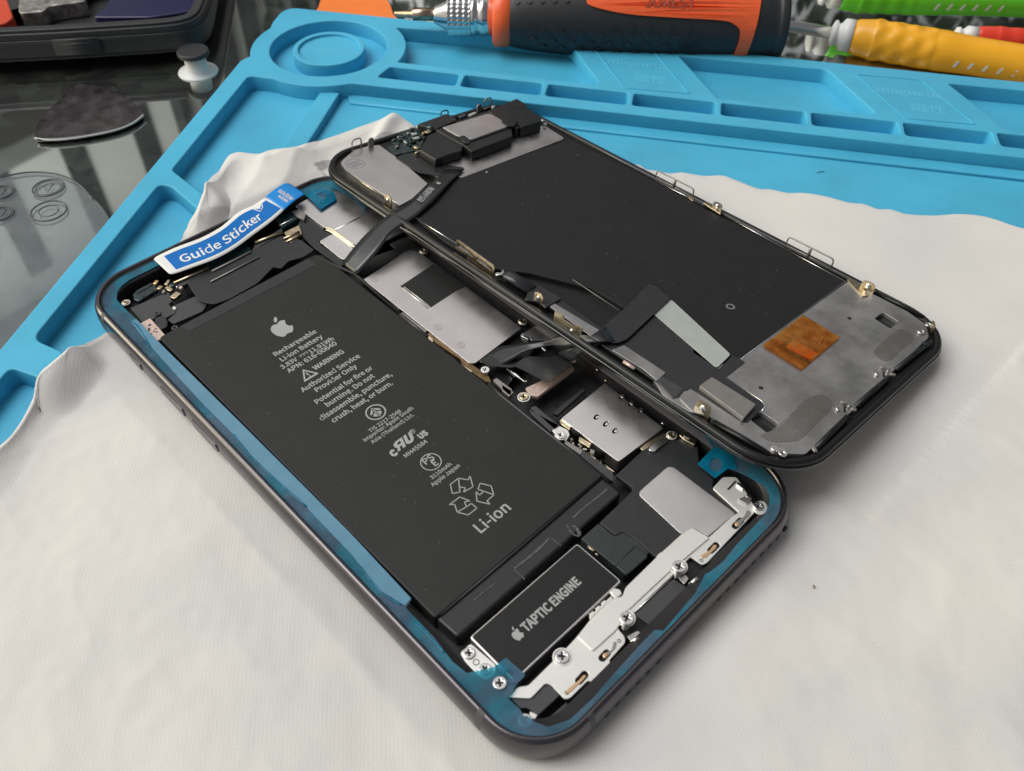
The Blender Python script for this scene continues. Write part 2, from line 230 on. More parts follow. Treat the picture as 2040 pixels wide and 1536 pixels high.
# ------------------------------------------------------------------ frames and geometry helpers
GLYPHS = {" ":[78,[]],"(":[118,[[[84,-69],[103,-60],[84,-21],[70,21],[62,64],[59,109],[62,153],[70,197],[84,238],[103,277],[84,286],[62,246],[46,204],[36,158],[32,109],[36,59],[46,14],[62,-29]]]],")":[118,[[[35,-69],[56,-29],[72,14],[83,59],[86,109],[83,158],[72,204],[56,246],[35,286],[15,277],[34,238],[49,197],[57,153],[60,109],[57,64],[49,21],[34,-21],[15,-60]]]],",":[97,[[[26,-67],[48,-54],[64,-38],[74,-17],[77,7],[76,22],[70,34],[62,42],[50,44],[41,43],[33,38],[28,31],[26,22],[28,12],[33,5],[41,1],[50,-1],[54,0],[51,-15],[44,-28],[33,-39],[19,-48]]]],"-":[121,[[[16,86],[106,86],[106,110],[16,110]]]],".":[97,[[[49,-5],[58,-3],[65,2],[70,10],[72,20],[70,30],[65,37],[58,42],[49,44],[40,42],[32,37],[27,30],[26,20],[27,10],[32,2],[40,-3]]]],"0":[194,[[[97,-5],[130,4],[156,29],[172,70],[177,129],[172,187],[156,229],[130,253],[97,261],[64,253],[39,229],[23,187],[18,129],[23,70],[39,29],[64,4]],[[97,21],[77,28],[62,47],[52,81],[48,129],[52,177],[62,211],[77,230],[97,236],[117,230],[133,211],[143,177],[146,129],[143,81],[133,47],[117,28]]]],"1":[194,[[[31,0],[172,0],[172,27],[120,27],[120,257],[96,257],[85,251],[72,246],[58,242],[42,238],[42,218],[88,218],[88,27],[31,27]]]],"2":[194,[[[15,0],[177,0],[177,28],[106,28],[64,25],[105,67],[137,108],[157,147],[165,186],[159,217],[144,241],[121,256],[90,261],[67,259],[47,251],[30,239],[14,224],[33,206],[44,217],[57,227],[71,233],[86,235],[107,231],[121,221],[130,205],[133,185],[126,150],[104,112],[68,68],[15,19]]]],"3":[194,[[[92,-5],[124,0],[151,15],[168,38],[175,69],[170,93],[159,112],[142,125],[120,134],[120,136],[139,145],[153,158],[163,176],[166,197],[160,224],[145,244],[121,257],[91,261],[70,259],[52,253],[35,243],[20,231],[37,210],[48,221],[61,228],[75,233],[90,235],[108,232],[122,224],[130,211],[133,195],[130,175],[118,160],[96,149],[62,146],[62,121],[100,117],[125,107],[138,91],[142,70],[138,50],[128,35],[111,25],[90,22],[70,24],[53,31],[39,40],[27,51],[10,31],[24,17],[42,6],[65,-2]]]],"4":[194,[[[119,0],[149,0],[149,71],[183,71],[183,96],[149,96],[149,257],[114,257],[7,92],[7,71],[119,71]],[[119,96],[40,96],[99,184],[119,222],[121,222],[119,175]]]],"5":[194,[[[92,-5],[123,1],[150,18],[169,46],[176,83],[170,120],[153,146],[128,160],[98,165],[87,165],[78,163],[69,159],[60,155],[67,229],[163,229],[163,257],[39,257],[30,137],[47,126],[58,133],[68,137],[78,140],[90,141],[112,137],[129,126],[139,107],[143,83],[139,57],[127,38],[110,26],[89,22],[68,24],[51,31],[37,40],[26,50],[9,29],[24,17],[42,6],[64,-2]]]],"6":[194,[[[105,-5],[134,1],[157,18],[173,45],[179,79],[174,114],[160,139],[137,154],[108,159],[93,157],[77,151],[63,141],[50,129],[56,179],[70,212],[91,229],[116,235],[127,234],[138,230],[148,223],[157,215],[175,235],[163,246],[149,254],[133,259],[114,261],[79,254],[48,230],[27,187],[20,123],[26,67],[44,27],[71,3]],[[50,103],[63,118],[77,128],[90,134],[103,136],[123,132],[137,120],[146,102],[149,79],[145,55],[136,37],[123,25],[105,21],[84,26],[67,42],[56,68]]]],"7":[194,[[[69,0],[103,0],[108,69],[119,127],[141,182],[178,237],[178,257],[17,257],[17,229],[142,229],[110,178],[88,125],[75,67]]]],"8":[194,[[[98,-5],[131,1],[156,15],[172,36],[178,62],[175,85],[165,104],[151,118],[135,129],[135,131],[147,142],[158,156],[166,174],[169,193],[164,220],[150,242],[128,256],[99,261],[71,256],[49,243],[34,222],[28,195],[31,177],[39,161],[50,147],[63,136],[63,135],[46,123],[31,107],[20,88],[16,64],[22,36],[39,15],[65,1]],[[116,139],[94,149],[75,160],[62,175],[57,195],[60,212],[69,225],[82,234],[98,237],[117,233],[130,224],[139,209],[142,191],[140,177],[135,164],[127,151]],[[98,19],[77,23],[60,33],[49,48],[44,67],[47,84],[54,100],[66,113],[80,125],[106,114],[127,101],[142,85],[148,63],[144,45],[134,31],[119,22]]]],"9":[194,[[[82,-5],[117,3],[147,28],[168,73],[175,139],[169,193],[151,231],[123,254],[89,261],[61,255],[37,238],[21,212],[15,178],[20,143],[35,118],[57,102],[86,97],[102,100],[118,106],[132,116],[145,129],[139,78],[125,45],[105,28],[81,22],[69,23],[57,27],[47,33],[38,42],[20,22],[32,11],[46,3],[63,-3]],[[145,155],[132,140],[118,129],[105,123],[91,121],[71,125],[57,137],[48,155],[46,178],[49,202],[58,220],[72,232],[89,236],[111,231],[128,216],[139,190]]]],":":[97,[[[49,137],[58,138],[65,143],[70,151],[72,161],[70,171],[65,179],[58,184],[49,186],[40,184],[32,179],[27,171],[26,161],[27,151],[32,143],[40,138]],[[49,-5],[58,-3],[65,2],[70,10],[72,20],[70,30],[65,37],[58,42],[49,44],[40,42],[32,37],[27,30],[26,20],[27,10],[32,2],[40,-3]]]],"A":[213,[[[1,0],[34,0],[59,78],[153,78],[177,0],[211,0],[124,257],[88,257]],[[67,104],[79,144],[105,230],[106,230],[132,144],[145,104]]]],"B":[230,[[[35,0],[117,0],[156,5],[187,19],[207,42],[214,75],[210,99],[200,117],[183,129],[162,137],[162,138],[178,147],[190,159],[197,176],[200,194],[193,223],[175,242],[147,253],[111,257],[35,257]],[[68,148],[68,231],[107,231],[134,229],[153,222],[164,209],[168,190],[164,172],[153,159],[134,151],[106,148]],[[68,26],[68,123],[112,123],[142,120],[164,111],[178,97],[182,76],[178,54],[164,38],[142,29],[112,26]]]],"C":[223,[[[132,-5],[155,-2],[176,5],[195,17],[211,32],[193,53],[180,41],[166,32],[151,26],[133,24],[100,31],[75,52],[59,85],[54,129],[59,172],[76,205],[101,226],[134,233],[150,231],[164,226],[176,219],[187,209],[204,230],[192,242],[175,252],[156,259],[134,261],[89,252],[53,226],[29,184],[20,128],[29,72],[52,31],[88,4]]]],"D":[241,[[[35,0],[101,0],[152,9],[190,34],[212,75],[220,129],[212,184],[189,224],[152,248],[99,257],[35,257]],[[68,27],[68,230],[97,230],[136,224],[165,204],[181,172],[187,129],[181,86],[165,54],[136,34],[97,27]]]],"E":[206,[[[35,0],[187,0],[187,28],[68,28],[68,121],[165,121],[165,149],[68,149],[68,229],[183,229],[183,257],[35,257]]]],"G":[241,[[[136,-5],[161,-2],[182,4],[201,13],[215,25],[215,133],[131,133],[131,106],[186,106],[186,39],[177,33],[165,28],[153,25],[139,24],[103,31],[76,52],[59,85],[54,129],[60,172],[77,205],[104,226],[139,233],[157,231],[171,226],[184,218],[194,209],[212,230],[199,241],[183,251],[162,258],[138,261],[91,252],[54,226],[29,184],[20,128],[29,72],[53,31],[90,4]]]],"H":[255,[[[35,0],[68,0],[68,121],[187,121],[187,0],[220,0],[220,257],[187,257],[187,149],[68,149],[68,257],[35,257]]]],"I":[102,[[[35,0],[68,0],[68,257],[35,257]]]],"J":[187,[[[83,-5],[115,2],[137,19],[150,44],[154,75],[154,257],[121,257],[121,78],[119,54],[111,37],[98,27],[80,24],[67,25],[55,31],[45,40],[35,53],[12,36],[25,18],[41,6],[60,-2]]]],"L":[190,[[[35,0],[180,0],[180,28],[68,28],[68,257],[35,257]]]],"M":[284,[[[35,0],[64,0],[64,142],[64,160],[63,180],[62,200],[60,218],[62,218],[82,159],[131,26],[153,26],[201,159],[222,218],[223,218],[222,200],[220,180],[219,160],[219,142],[219,0],[249,0],[249,257],[210,257],[161,119],[143,66],[142,66],[123,119],[74,257],[35,257]]]],"N":[253,[[[35,0],[66,0],[66,135],[65,155],[64,175],[63,195],[62,215],[63,215],[91,162],[185,0],[218,0],[218,257],[187,257],[187,123],[187,103],[188,82],[190,62],[192,42],[190,42],[162,95],[68,257],[35,257]]]],"O":[260,[[[130,-5],[174,5],[209,31],[231,74],[239,129],[231,185],[209,226],[174,252],[130,261],[86,252],[51,226],[28,185],[20,129],[28,74],[51,31],[86,5]],[[130,24],[98,31],[74,52],[59,86],[54,129],[59,172],[74,205],[98,226],[130,233],[161,226],[185,205],[201,172],[206,129],[201,86],[185,52],[161,31]]]],"P":[221,[[[35,0],[68,0],[68,102],[110,102],[148,107],[178,121],[198,146],[204,181],[198,217],[178,240],[148,253],[109,257],[35,257]],[[68,129],[68,230],[104,230],[134,228],[155,220],[168,205],[172,181],[168,158],[156,141],[135,132],[106,129]]]],"R":[222,[[[68,135],[68,230],[111,230],[137,228],[157,220],[169,206],[173,185],[169,163],[157,147],[137,138],[111,135]],[[176,0],[213,0],[147,112],[171,122],[189,137],[201,158],[205,185],[199,219],[180,241],[152,253],[116,257],[35,257],[35,0],[68,0],[68,109],[114,109]]]],"S":[208,[[[106,-5],[143,1],[170,17],[188,40],[194,68],[190,93],[178,112],[162,126],[141,137],[104,153],[89,159],[75,168],[65,180],[62,196],[65,211],[75,223],[90,230],[110,233],[127,231],[142,226],[156,219],[168,209],[185,230],[170,242],[152,252],[132,259],[110,261],[77,256],[52,242],[35,221],[29,193],[34,169],[46,150],[63,137],[81,127],[118,111],[135,103],[148,94],[157,82],[161,65],[157,48],[146,35],[130,27],[107,24],[87,26],[68,33],[51,43],[36,56],[17,33],[35,18],[56,6],[80,-2]]]],"T":[210,[[[89,0],[121,0],[121,229],[199,229],[199,257],[11,257],[11,229],[89,229]]]],"U":[252,[[[126,-5],[163,1],[192,20],[211,54],[218,106],[218,257],[187,257],[187,105],[183,66],[170,41],[150,28],[126,24],[103,28],[84,41],[71,66],[67,105],[67,257],[34,257],[34,106],[41,54],[61,20],[90,1]]]],"V":[201,[[[82,0],[120,0],[201,257],[168,257],[127,118],[102,33],[101,33],[76,118],[34,257],[0,257]]]],"W":[307,[[[63,0],[102,0],[140,155],[153,213],[154,213],[167,155],[206,0],[245,0],[298,257],[267,257],[239,117],[225,34],[223,34],[205,117],[169,257],[140,257],[104,117],[86,34],[85,34],[69,117],[42,257],[9,257]]]],"a":[197,[[[76,-5],[93,-2],[109,3],[125,12],[139,23],[140,23],[143,0],[169,0],[169,117],[165,149],[154,174],[133,189],[103,195],[81,193],[61,187],[43,179],[29,170],[41,148],[53,156],[67,162],[82,167],[98,168],[117,164],[129,154],[136,138],[137,120],[85,111],[49,97],[28,77],[21,49],[25,26],[36,10],[54,-1]],[[85,21],[72,23],[61,28],[54,38],[51,51],[56,68],[70,82],[97,92],[137,99],[137,46],[124,35],[111,28],[98,23]]]],"b":[216,[[[116,-5],[147,2],[173,22],[192,55],[199,98],[194,138],[179,169],[155,188],[123,195],[107,193],[92,187],[77,179],[63,168],[64,202],[64,279],[32,279],[32,0],[58,0],[61,20],[62,20],[75,9],[89,2],[102,-3]],[[111,22],[100,23],[89,27],[77,33],[64,42],[64,142],[78,153],[90,161],[103,166],[115,168],[138,163],[154,149],[163,127],[165,98],[161,66],[150,42],[132,28]]]],"c":[178,[[[107,-5],[124,-3],[140,2],[155,9],[169,19],[155,41],[145,34],[134,28],[123,24],[110,22],[86,27],[67,42],[55,65],[51,95],[56,125],[68,148],[87,163],[111,168],[122,167],[131,164],[140,158],[149,152],[165,173],[154,181],[142,188],[127,193],[110,195],[75,188],[46,169],[26,137],[18,95],[25,53],[44,22],[72,2]]]],"d":[217,[[[97,-5],[114,-2],[129,3],[143,12],[155,22],[156,22],[159,0],[185,0],[185,279],[153,279],[153,206],[154,173],[142,182],[130,189],[116,194],[101,195],[70,188],[43,168],[25,137],[19,95],[24,53],[40,21],[65,2]],[[104,22],[82,27],[65,42],[55,65],[51,95],[56,125],[68,148],[85,163],[106,168],[118,167],[130,163],[141,157],[153,148],[153,48],[141,37],[129,29],[117,24]]]],"e":[194,[[[109,-5],[127,-3],[144,1],[158,7],[172,15],[160,36],[149,30],[138,25],[126,22],[113,21],[88,26],[68,39],[55,60],[50,88],[178,88],[179,106],[174,143],[160,171],[136,189],[103,195],[72,188],[44,168],[25,137],[18,95],[25,53],[45,22],[74,2]],[[49,110],[56,135],[68,154],[85,166],[104,169],[124,166],[139,154],[148,136],[151,110]]]],"f":[114,[[[12,164],[37,164],[37,0],[69,0],[69,164],[110,164],[110,190],[69,190],[69,220],[71,236],[76,248],[84,255],[96,258],[101,257],[107,256],[112,255],[118,252],[125,277],[118,280],[110,282],[102,283],[93,283],[68,279],[51,266],[41,247],[37,221],[37,190],[12,188]]]],"g":[197,[[[96,-88],[136,-82],[166,-68],[186,-47],[193,-22],[188,-1],[176,13],[155,21],[126,23],[89,23],[73,25],[63,29],[57,36],[56,44],[57,51],[59,57],[63,62],[68,67],[75,64],[82,62],[89,61],[96,60],[123,65],[145,78],[160,99],[166,126],[164,138],[161,149],[156,158],[150,166],[189,166],[189,190],[123,190],[117,192],[111,194],[104,195],[96,195],[69,190],[46,177],[31,155],[25,127],[27,111],[33,97],[41,85],[50,76],[50,75],[42,68],[35,60],[31,50],[29,39],[30,29],[34,20],[39,13],[46,8],[46,6],[34,-3],[25,-13],[20,-25],[18,-37],[24,-58],[40,-74],[65,-84]],[[96,82],[80,85],[68,94],[59,108],[56,127],[59,146],[68,160],[80,169],[96,172],[112,169],[125,160],[133,146],[137,127],[133,108],[125,94],[112,85]],[[101,-65],[78,-63],[60,-56],[50,-46],[46,-32],[47,-24],[50,-16],[56,-8],[65,0],[72,-1],[78,-2],[84,-3],[90,-3],[123,-3],[139,-4],[151,-8],[159,-16],[161,-27],[157,-41],[145,-54],[126,-62]]]],"h":[212,[[[32,0],[64,0],[64,138],[78,151],[90,160],[103,165],[116,167],[133,164],[144,155],[150,139],[152,116],[152,0],[184,0],[184,120],[181,152],[170,176],[152,190],[126,195],[108,193],[91,186],[77,176],[63,163],[64,202],[64,279],[32,279]]]],"i":[96,[[[32,0],[64,0],[64,190],[32,190]],[[48,229],[57,231],[64,235],[68,242],[70,251],[68,259],[64,266],[57,270],[48,271],[40,270],[33,266],[29,259],[27,251],[29,242],[33,235],[40,231]]]],"k":[193,[[[32,0],[64,0],[64,50],[99,92],[155,0],[190,0],[118,113],[181,190],[146,190],[65,90],[64,90],[64,279],[32,279]]]],"l":[99,[[[66,-5],[72,-4],[77,-4],[81,-3],[84,-2],[80,23],[73,22],[70,23],[67,25],[65,29],[64,36],[64,279],[32,279],[32,38],[34,20],[40,7],[51,-2]]]],"m":[324,[[[32,0],[64,0],[64,138],[77,151],[89,160],[101,165],[112,167],[128,164],[139,155],[145,139],[147,116],[147,0],[179,0],[179,138],[192,151],[204,160],[216,165],[227,167],[243,164],[254,155],[260,139],[263,116],[263,0],[294,0],[294,120],[291,152],[280,176],[262,190],[237,195],[220,192],[204,185],[189,173],[174,159],[167,174],[156,185],[141,192],[121,195],[105,193],[90,186],[75,175],[62,162],[62,162],[58,190],[32,190]]]],"n":[213,[[[32,0],[64,0],[64,138],[78,151],[90,160],[103,165],[116,167],[133,164],[144,155],[150,139],[152,116],[152,0],[184,0],[184,120],[181,152],[170,176],[152,190],[126,195],[108,193],[91,186],[76,175],[62,162],[62,162],[58,190],[32,190]]]],"o":[212,[[[106,-5],[139,2],[167,22],[187,53],[194,95],[187,137],[167,169],[139,188],[106,195],[73,188],[45,169],[25,137],[18,95],[25,53],[45,22],[73,2]],[[106,22],[84,27],[66,42],[55,65],[51,95],[55,125],[66,148],[84,163],[106,168],[129,163],[146,148],[157,125],[161,95],[157,65],[146,42],[129,27]]]],"p":[217,[[[32,-80],[64,-80],[64,-16],[63,18],[76,8],[90,1],[103,-3],[116,-5],[147,2],[173,22],[192,55],[199,98],[194,138],[179,169],[155,188],[123,195],[107,193],[91,187],[76,178],[62,168],[62,168],[58,190],[32,190]],[[111,22],[100,23],[89,27],[77,33],[64,42],[64,142],[78,153],[91,161],[103,166],[115,168],[138,163],[154,149],[163,127],[165,98],[161,66],[150,42],[132,28]]]],"r":[136,[[[32,0],[64,0],[64,122],[75,143],[87,156],[100,164],[112,166],[117,166],[122,166],[126,165],[131,163],[137,191],[132,193],[127,194],[122,195],[116,195],[101,192],[86,184],[73,172],[62,155],[62,155],[58,190],[32,190]]]],"s":[164,[[[82,-5],[112,0],[133,12],[146,30],[151,52],[146,75],[132,90],[114,101],[93,110],[78,116],[65,122],[56,131],[52,143],[54,153],[61,162],[72,168],[88,170],[100,169],[111,165],[121,160],[131,153],[146,173],[134,182],[120,189],[104,193],[87,195],[59,191],[39,179],[26,162],[22,141],[27,120],[39,105],[57,94],[77,86],[93,80],[107,72],[117,63],[120,50],[118,38],[111,29],[99,23],[83,20],[67,22],[53,27],[39,34],[27,43],[11,22],[26,11],[43,3],[62,-3]]]],"t":[132,[[[92,-5],[101,-4],[110,-2],[119,0],[127,2],[121,27],[116,25],[110,23],[105,22],[99,21],[85,24],[76,31],[71,42],[70,58],[70,164],[121,164],[121,190],[70,190],[70,244],[43,244],[40,190],[9,188],[9,164],[38,164],[38,59],[41,33],[50,13],[66,0]]]],"u":[212,[[[88,-5],[106,-2],[122,5],[137,16],[151,30],[152,30],[154,0],[181,0],[181,190],[149,190],[149,55],[136,41],[124,31],[111,25],[97,23],[81,26],[70,35],[64,51],[62,74],[62,190],[29,190],[29,70],[33,38],[44,14],[62,0]]]],"v":[182,[[[73,0],[111,0],[178,190],[146,190],[110,82],[93,26],[91,26],[74,82],[38,190],[5,190]]]],"w":[281,[[[62,0],[99,0],[126,102],[139,157],[141,157],[154,103],[181,0],[220,0],[272,190],[241,190],[213,80],[202,27],[200,27],[187,80],[157,190],[126,190],[96,80],[83,27],[82,27],[70,80],[42,190],[9,190]]]],"y":[182,[[[35,-82],[61,-77],[80,-63],[95,-42],[106,-16],[178,190],[147,190],[112,85],[97,31],[95,31],[76,85],[38,190],[5,190],[81,0],[77,-15],[70,-31],[60,-44],[49,-53],[34,-56],[30,-55],[26,-55],[22,-54],[19,-53],[13,-78],[18,-80],[23,-81],[29,-82]]]],"z":[166,[[[12,0],[156,0],[156,26],[53,26],[153,173],[153,190],[23,190],[23,164],[112,164],[12,17]]]],"\u00ae":[165,[[[83,125],[111,131],[134,146],[150,171],[156,202],[150,233],[134,258],[111,273],[83,279],[54,273],[31,258],[15,233],[9,202],[15,171],[31,146],[54,131]],[[83,139],[60,144],[41,157],[29,177],[25,202],[29,227],[41,247],[60,260],[83,265],[106,260],[124,247],[136,227],[141,202],[136,177],[124,157],[106,144]],[[54,163],[70,163],[70,191],[86,191],[100,163],[118,163],[100,196],[106,199],[110,204],[113,210],[114,217],[112,229],[105,237],[96,241],[84,243],[54,243]],[[70,203],[70,230],[81,230],[89,229],[94,226],[97,222],[98,216],[96,210],[93,206],[87,204],[80,203]]]],"\u6027":[350,[[[60,294],[60,-28],[86,-28],[86,294]],[[28,228],[25,205],[22,181],[16,157],[10,137],[30,130],[37,152],[42,176],[46,202],[48,225]],[[89,230],[97,214],[104,198],[109,183],[113,169],[133,179],[129,192],[123,207],[115,223],[107,238]],[[117,9],[117,-15],[332,-15],[332,9],[244,9],[244,97],[316,97],[316,122],[244,122],[244,195],[324,195],[324,220],[244,220],[244,293],[217,293],[217,220],[174,220],[186,274],[161,278],[154,243],[144,209],[132,178],[118,152],[142,140],[148,152],[155,165],[161,179],[166,195],[217,195],[217,122],[143,122],[143,97],[217,97],[217,9]]]],"\u78c1":[350,[[[15,275],[15,252],[53,252],[46,209],[37,168],[25,131],[9,99],[13,94],[16,87],[19,80],[21,75],[39,107],[39,-12],[59,-12],[59,16],[114,16],[114,169],[60,169],[65,189],[69,210],[72,231],[76,252],[119,252],[119,275]],[[59,148],[93,148],[93,38],[59,38]],[[275,294],[270,279],[263,263],[255,246],[248,231],[188,231],[208,240],[203,252],[196,266],[187,280],[179,293],[158,284],[166,271],[174,257],[180,243],[185,231],[125,231],[125,207],[335,207],[335,231],[272,231],[279,244],[287,258],[294,272],[301,286]],[[124,-13],[130,-11],[142,-8],[164,-4],[202,2],[206,-22],[225,-18],[222,1],[217,22],[211,44],[204,65],[186,61],[197,22],[151,16],[171,47],[191,81],[209,117],[227,153],[205,163],[187,121],[151,118],[161,136],[171,154],[179,174],[187,194],[165,203],[158,180],[149,158],[140,141],[135,130],[131,124],[128,119],[124,116],[120,114],[128,91],[133,93],[141,95],[154,97],[176,99],[165,78],[155,60],[146,46],[140,36],[133,26],[127,18],[121,12],[116,9]],[[231,-12],[237,-10],[250,-7],[274,-3],[314,4],[320,-22],[339,-17],[335,2],[329,24],[321,46],[313,67],[294,62],[308,23],[257,16],[276,48],[295,82],[312,119],[328,156],[305,165],[288,122],[251,119],[261,136],[270,155],[278,175],[285,195],[262,204],[255,181],[248,159],[240,142],[235,131],[232,125],[229,120],[225,117],[222,115],[230,92],[234,94],[242,96],[256,98],[279,100],[269,79],[259,62],[252,48],[246,38],[240,28],[234,19],[228,13],[223,11],[231,-12],[231,-12]]]]}
class Fr:
    """a local millimetre frame; root = where the thing's Empty sits"""
    def __init__(s, R, o, base=0.0):
        s.R = np.array(R, float); s.o = np.array(o, float); s.base = base; s.root = None
    def px(s, pts, z):
        c = (CAM_C - s.o) @ s.R; res = []
        for (a, b) in pts:
            d = np.array([(a-1020)/F_PX, (b-768)/F_PX, 1.0]) @ CAM_R @ s.R
            t = (z - c[2])/d[2]; res.append((c[0]+d[0]*t, c[1]+d[1]*t))
        return res
    def p3(s, p, z): x, y = s.px([p], z)[0]; return (x, y, z)
    def matrix(s):
        m = Matrix.Identity(4)
        o = s.o + s.R[:, 2]*s.base
        for i in range(3):
            for j in range(3): m[i][j] = s.R[i][j]
            m[i][3] = o[i]*S
        return m
def link(name, me, material, parent, fr):
    o = bpy.data.objects.new(name, me); COL.objects.link(o)
    if material is not None:
        me.materials.clear(); me.materials.append(material)
    if parent is not None: o.parent = parent
    elif fr is not None: o.matrix_world = fr.matrix()
    return o
def tag(o, label=None, cat=None, group=None, kind=None):
    for k, v in (('label', label), ('category', cat), ('group', group), ('kind', kind)):
        if v: o[k] = v
    return o
def thing(name, label, cat, fr, group=None):
    o = bpy.data.objects.new(name, None); o.empty_display_size = 0.01; COL.objects.link(o)
    o.matrix_world = fr.matrix(); fr.root = o
    return tag(o, label, cat, group)
def mesh_from(name, verts, faces, smooth=False, fr=None):
    me = bpy.data.meshes.new(name); b = fr.base if fr else 0
    me.from_pydata([(v[0]*S, v[1]*S, (v[2]-b)*S) for v in verts], [], faces)
    me.validate(); me.update()
    bm = bmesh.new(); bm.from_mesh(me); bmesh.ops.recalc_face_normals(bm, faces=bm.faces); bm.to_mesh(me); bm.free()
    if smooth: me.polygons.foreach_set('use_smooth', [True]*len(me.polygons))
    return me
def join(name, mes):
    bm = bmesh.new()
    for m in mes: bm.from_mesh(m)
    me = bpy.data.meshes.new(name); bm.to_mesh(me); bm.free(); return me
def rnd(poly, r=0.5, n=5):
    out = []; N = len(poly)
    for i, p in enumerate(poly):
        rr = r[i] if isinstance(r, (list, tuple)) else r
        a = np.array(poly[i-1], float); b = np.array(p, float); c = np.array(poly[(i+1) % N], float)
        u = a-b; v = c-b; lu = np.linalg.norm(u); lv = np.linalg.norm(v)
        if rr <= 0 or lu < 1e-6 or lv < 1e-6: out.append(tuple(b)); continue
        t = min(rr, lu*0.48, lv*0.48); s = b+u/lu*t; e = b+v/lv*t
        for k in range(n+1):
            q = k/n; out.append(tuple((1-q)**2*s+2*q*(1-q)*b+q*q*e))
    return out
def smooth(poly, n=5, closed=True):
    P = [np.array(p, float) for p in poly]; N = len(P); out = []
    rng = range(N) if closed else range(N-1)
    for i in rng:
        if closed: a, b, c, d = P[i-1], P[i], P[(i+1) % N], P[(i+2) % N]
        else: a, b, c, d = P[max(0, i-1)], P[i], P[i+1], P[min(N-1, i+2)]
        for k in range(n):
            t = k/n
            out.append(tuple(0.5*((2*b)+(c-a)*t+(2*a-5*b+4*c-d)*t*t+(3*b-a-3*c+d)*t**3)))
    if not closed: out.append(tuple(P[-1]))
    return out
def rrect(cx, cy, w, h, r, n=10):
    out = []
    for (sx, sy, a0) in ((1, 1, 0), (-1, 1, 90), (-1, -1, 180), (1, -1, 270)):
        for k in range(n+1):
            a = math.radians(a0+90*k/n); out.append((cx+sx*(w/2-r)+r*math.cos(a), cy+sy*(h/2-r)+r*math.sin(a)))
    return out
def circ(c, r, n=24, ry=None, rot=0):
    ry = ry or r; out = []
    for k in range(n):
        a = 2*math.pi*k/n; x = r*math.cos(a); y = ry*math.sin(a)
        out.append((c[0]+x*math.cos(rot)-y*math.sin(rot), c[1]+x*math.sin(rot)+y*math.cos(rot)))
    return out
def plate_mesh(name, polys, z0, z1, bev=0.0, fr=None, res=2):
    cu = bpy.data.curves.new(name, 'CURVE'); cu.dimensions = '2D'; cu.fill_mode = 'BOTH'
    for p in polys:
        sp = cu.splines.new('POLY'); sp.points.add(len(p)-1)
        for i, q in enumerate(p): sp.points[i].co = (q[0], q[1], 0, 1)
        sp.use_cyclic_u = True
    h = (z1-z0)/2; bev = min(bev, h*0.98)
    cu.extrude = h-bev; cu.bevel_depth = bev; cu.bevel_resolution = res; cu.offset = -bev
    o = bpy.data.objects.new('tmp', cu); COL.objects.link(o)
    dg = bpy.context.evaluated_depsgraph_get(); dg.update()
    me = bpy.data.meshes.new_from_object(o.evaluated_get(dg)); bpy.data.objects.remove(o); bpy.data.curves.remove(cu)
    me.name = name; b = fr.base if fr else 0
    for v in me.vertices: v.co = (v.co.x*S, v.co.y*S, (v.co.z+(z0+z1)/2-b)*S)
    me.materials.clear()
    return me
def plate(name, fr, polys, z0, z1, material, bev=0.04, parent=None, res=2):
    if not isinstance(polys[0][0], (list, tuple)): polys = [polys]
    return link(name, plate_mesh(name, polys, z0, z1, bev, fr, res), M[material], parent or fr.root, fr)
def pxplate(name, fr, pts, z0, z1, material, bev=0.04, r=0.3, parent=None, holes=()):
    polys = [rnd(fr.px(pts, z1), r)]+[rnd(fr.px(h, z1), r) for h in holes]
    return plate(name, fr, polys, z0, z1, material, bev, parent)
def tube_mesh(name, pts, r, fr, n=8, caps=True, rz=None):
    P = [np.array(p, float) for p in pts]; V = []; Fc = []
    up = np.array([0, 0, 1.0])
    for i, p in enumerate(P):
        t = P[min(i+1, len(P)-1)]-P[max(i-1, 0)]; t /= np.linalg.norm(t)+1e-12
        a = np.cross(t, up)
        if np.linalg.norm(a) < 1e-3: a = np.cross(t, np.array([1.0, 0, 0]))
        a /= np.linalg.norm(a); b = np.cross(a, t)
        rr = r[i] if isinstance(r, (list, tuple)) else r
        for k in range(n):
            q = 2*math.pi*k/n; V.append(tuple(p+a*rr*math.cos(q)+b*(rz or rr)*math.sin(q) if not rz else p+a*rr*math.cos(q)+b*rz*math.sin(q)))
    for i in range(len(P)-1):
        for k in range(n):
            Fc.append((i*n+k, i*n+(k+1) % n, (i+1)*n+(k+1) % n, (i+1)*n+k))
    if caps: Fc.append(tuple(range(n))); Fc.append(tuple((len(P)-1)*n+k for k in range(n)))
    return mesh_from(name, V, Fc, True, fr)
def tube(name, fr, pts, r, material, parent=None, n=8, rz=None):
    return link(name, tube_mesh(name, pts, r, fr, n, rz=rz), M[material], parent or fr.root, fr)
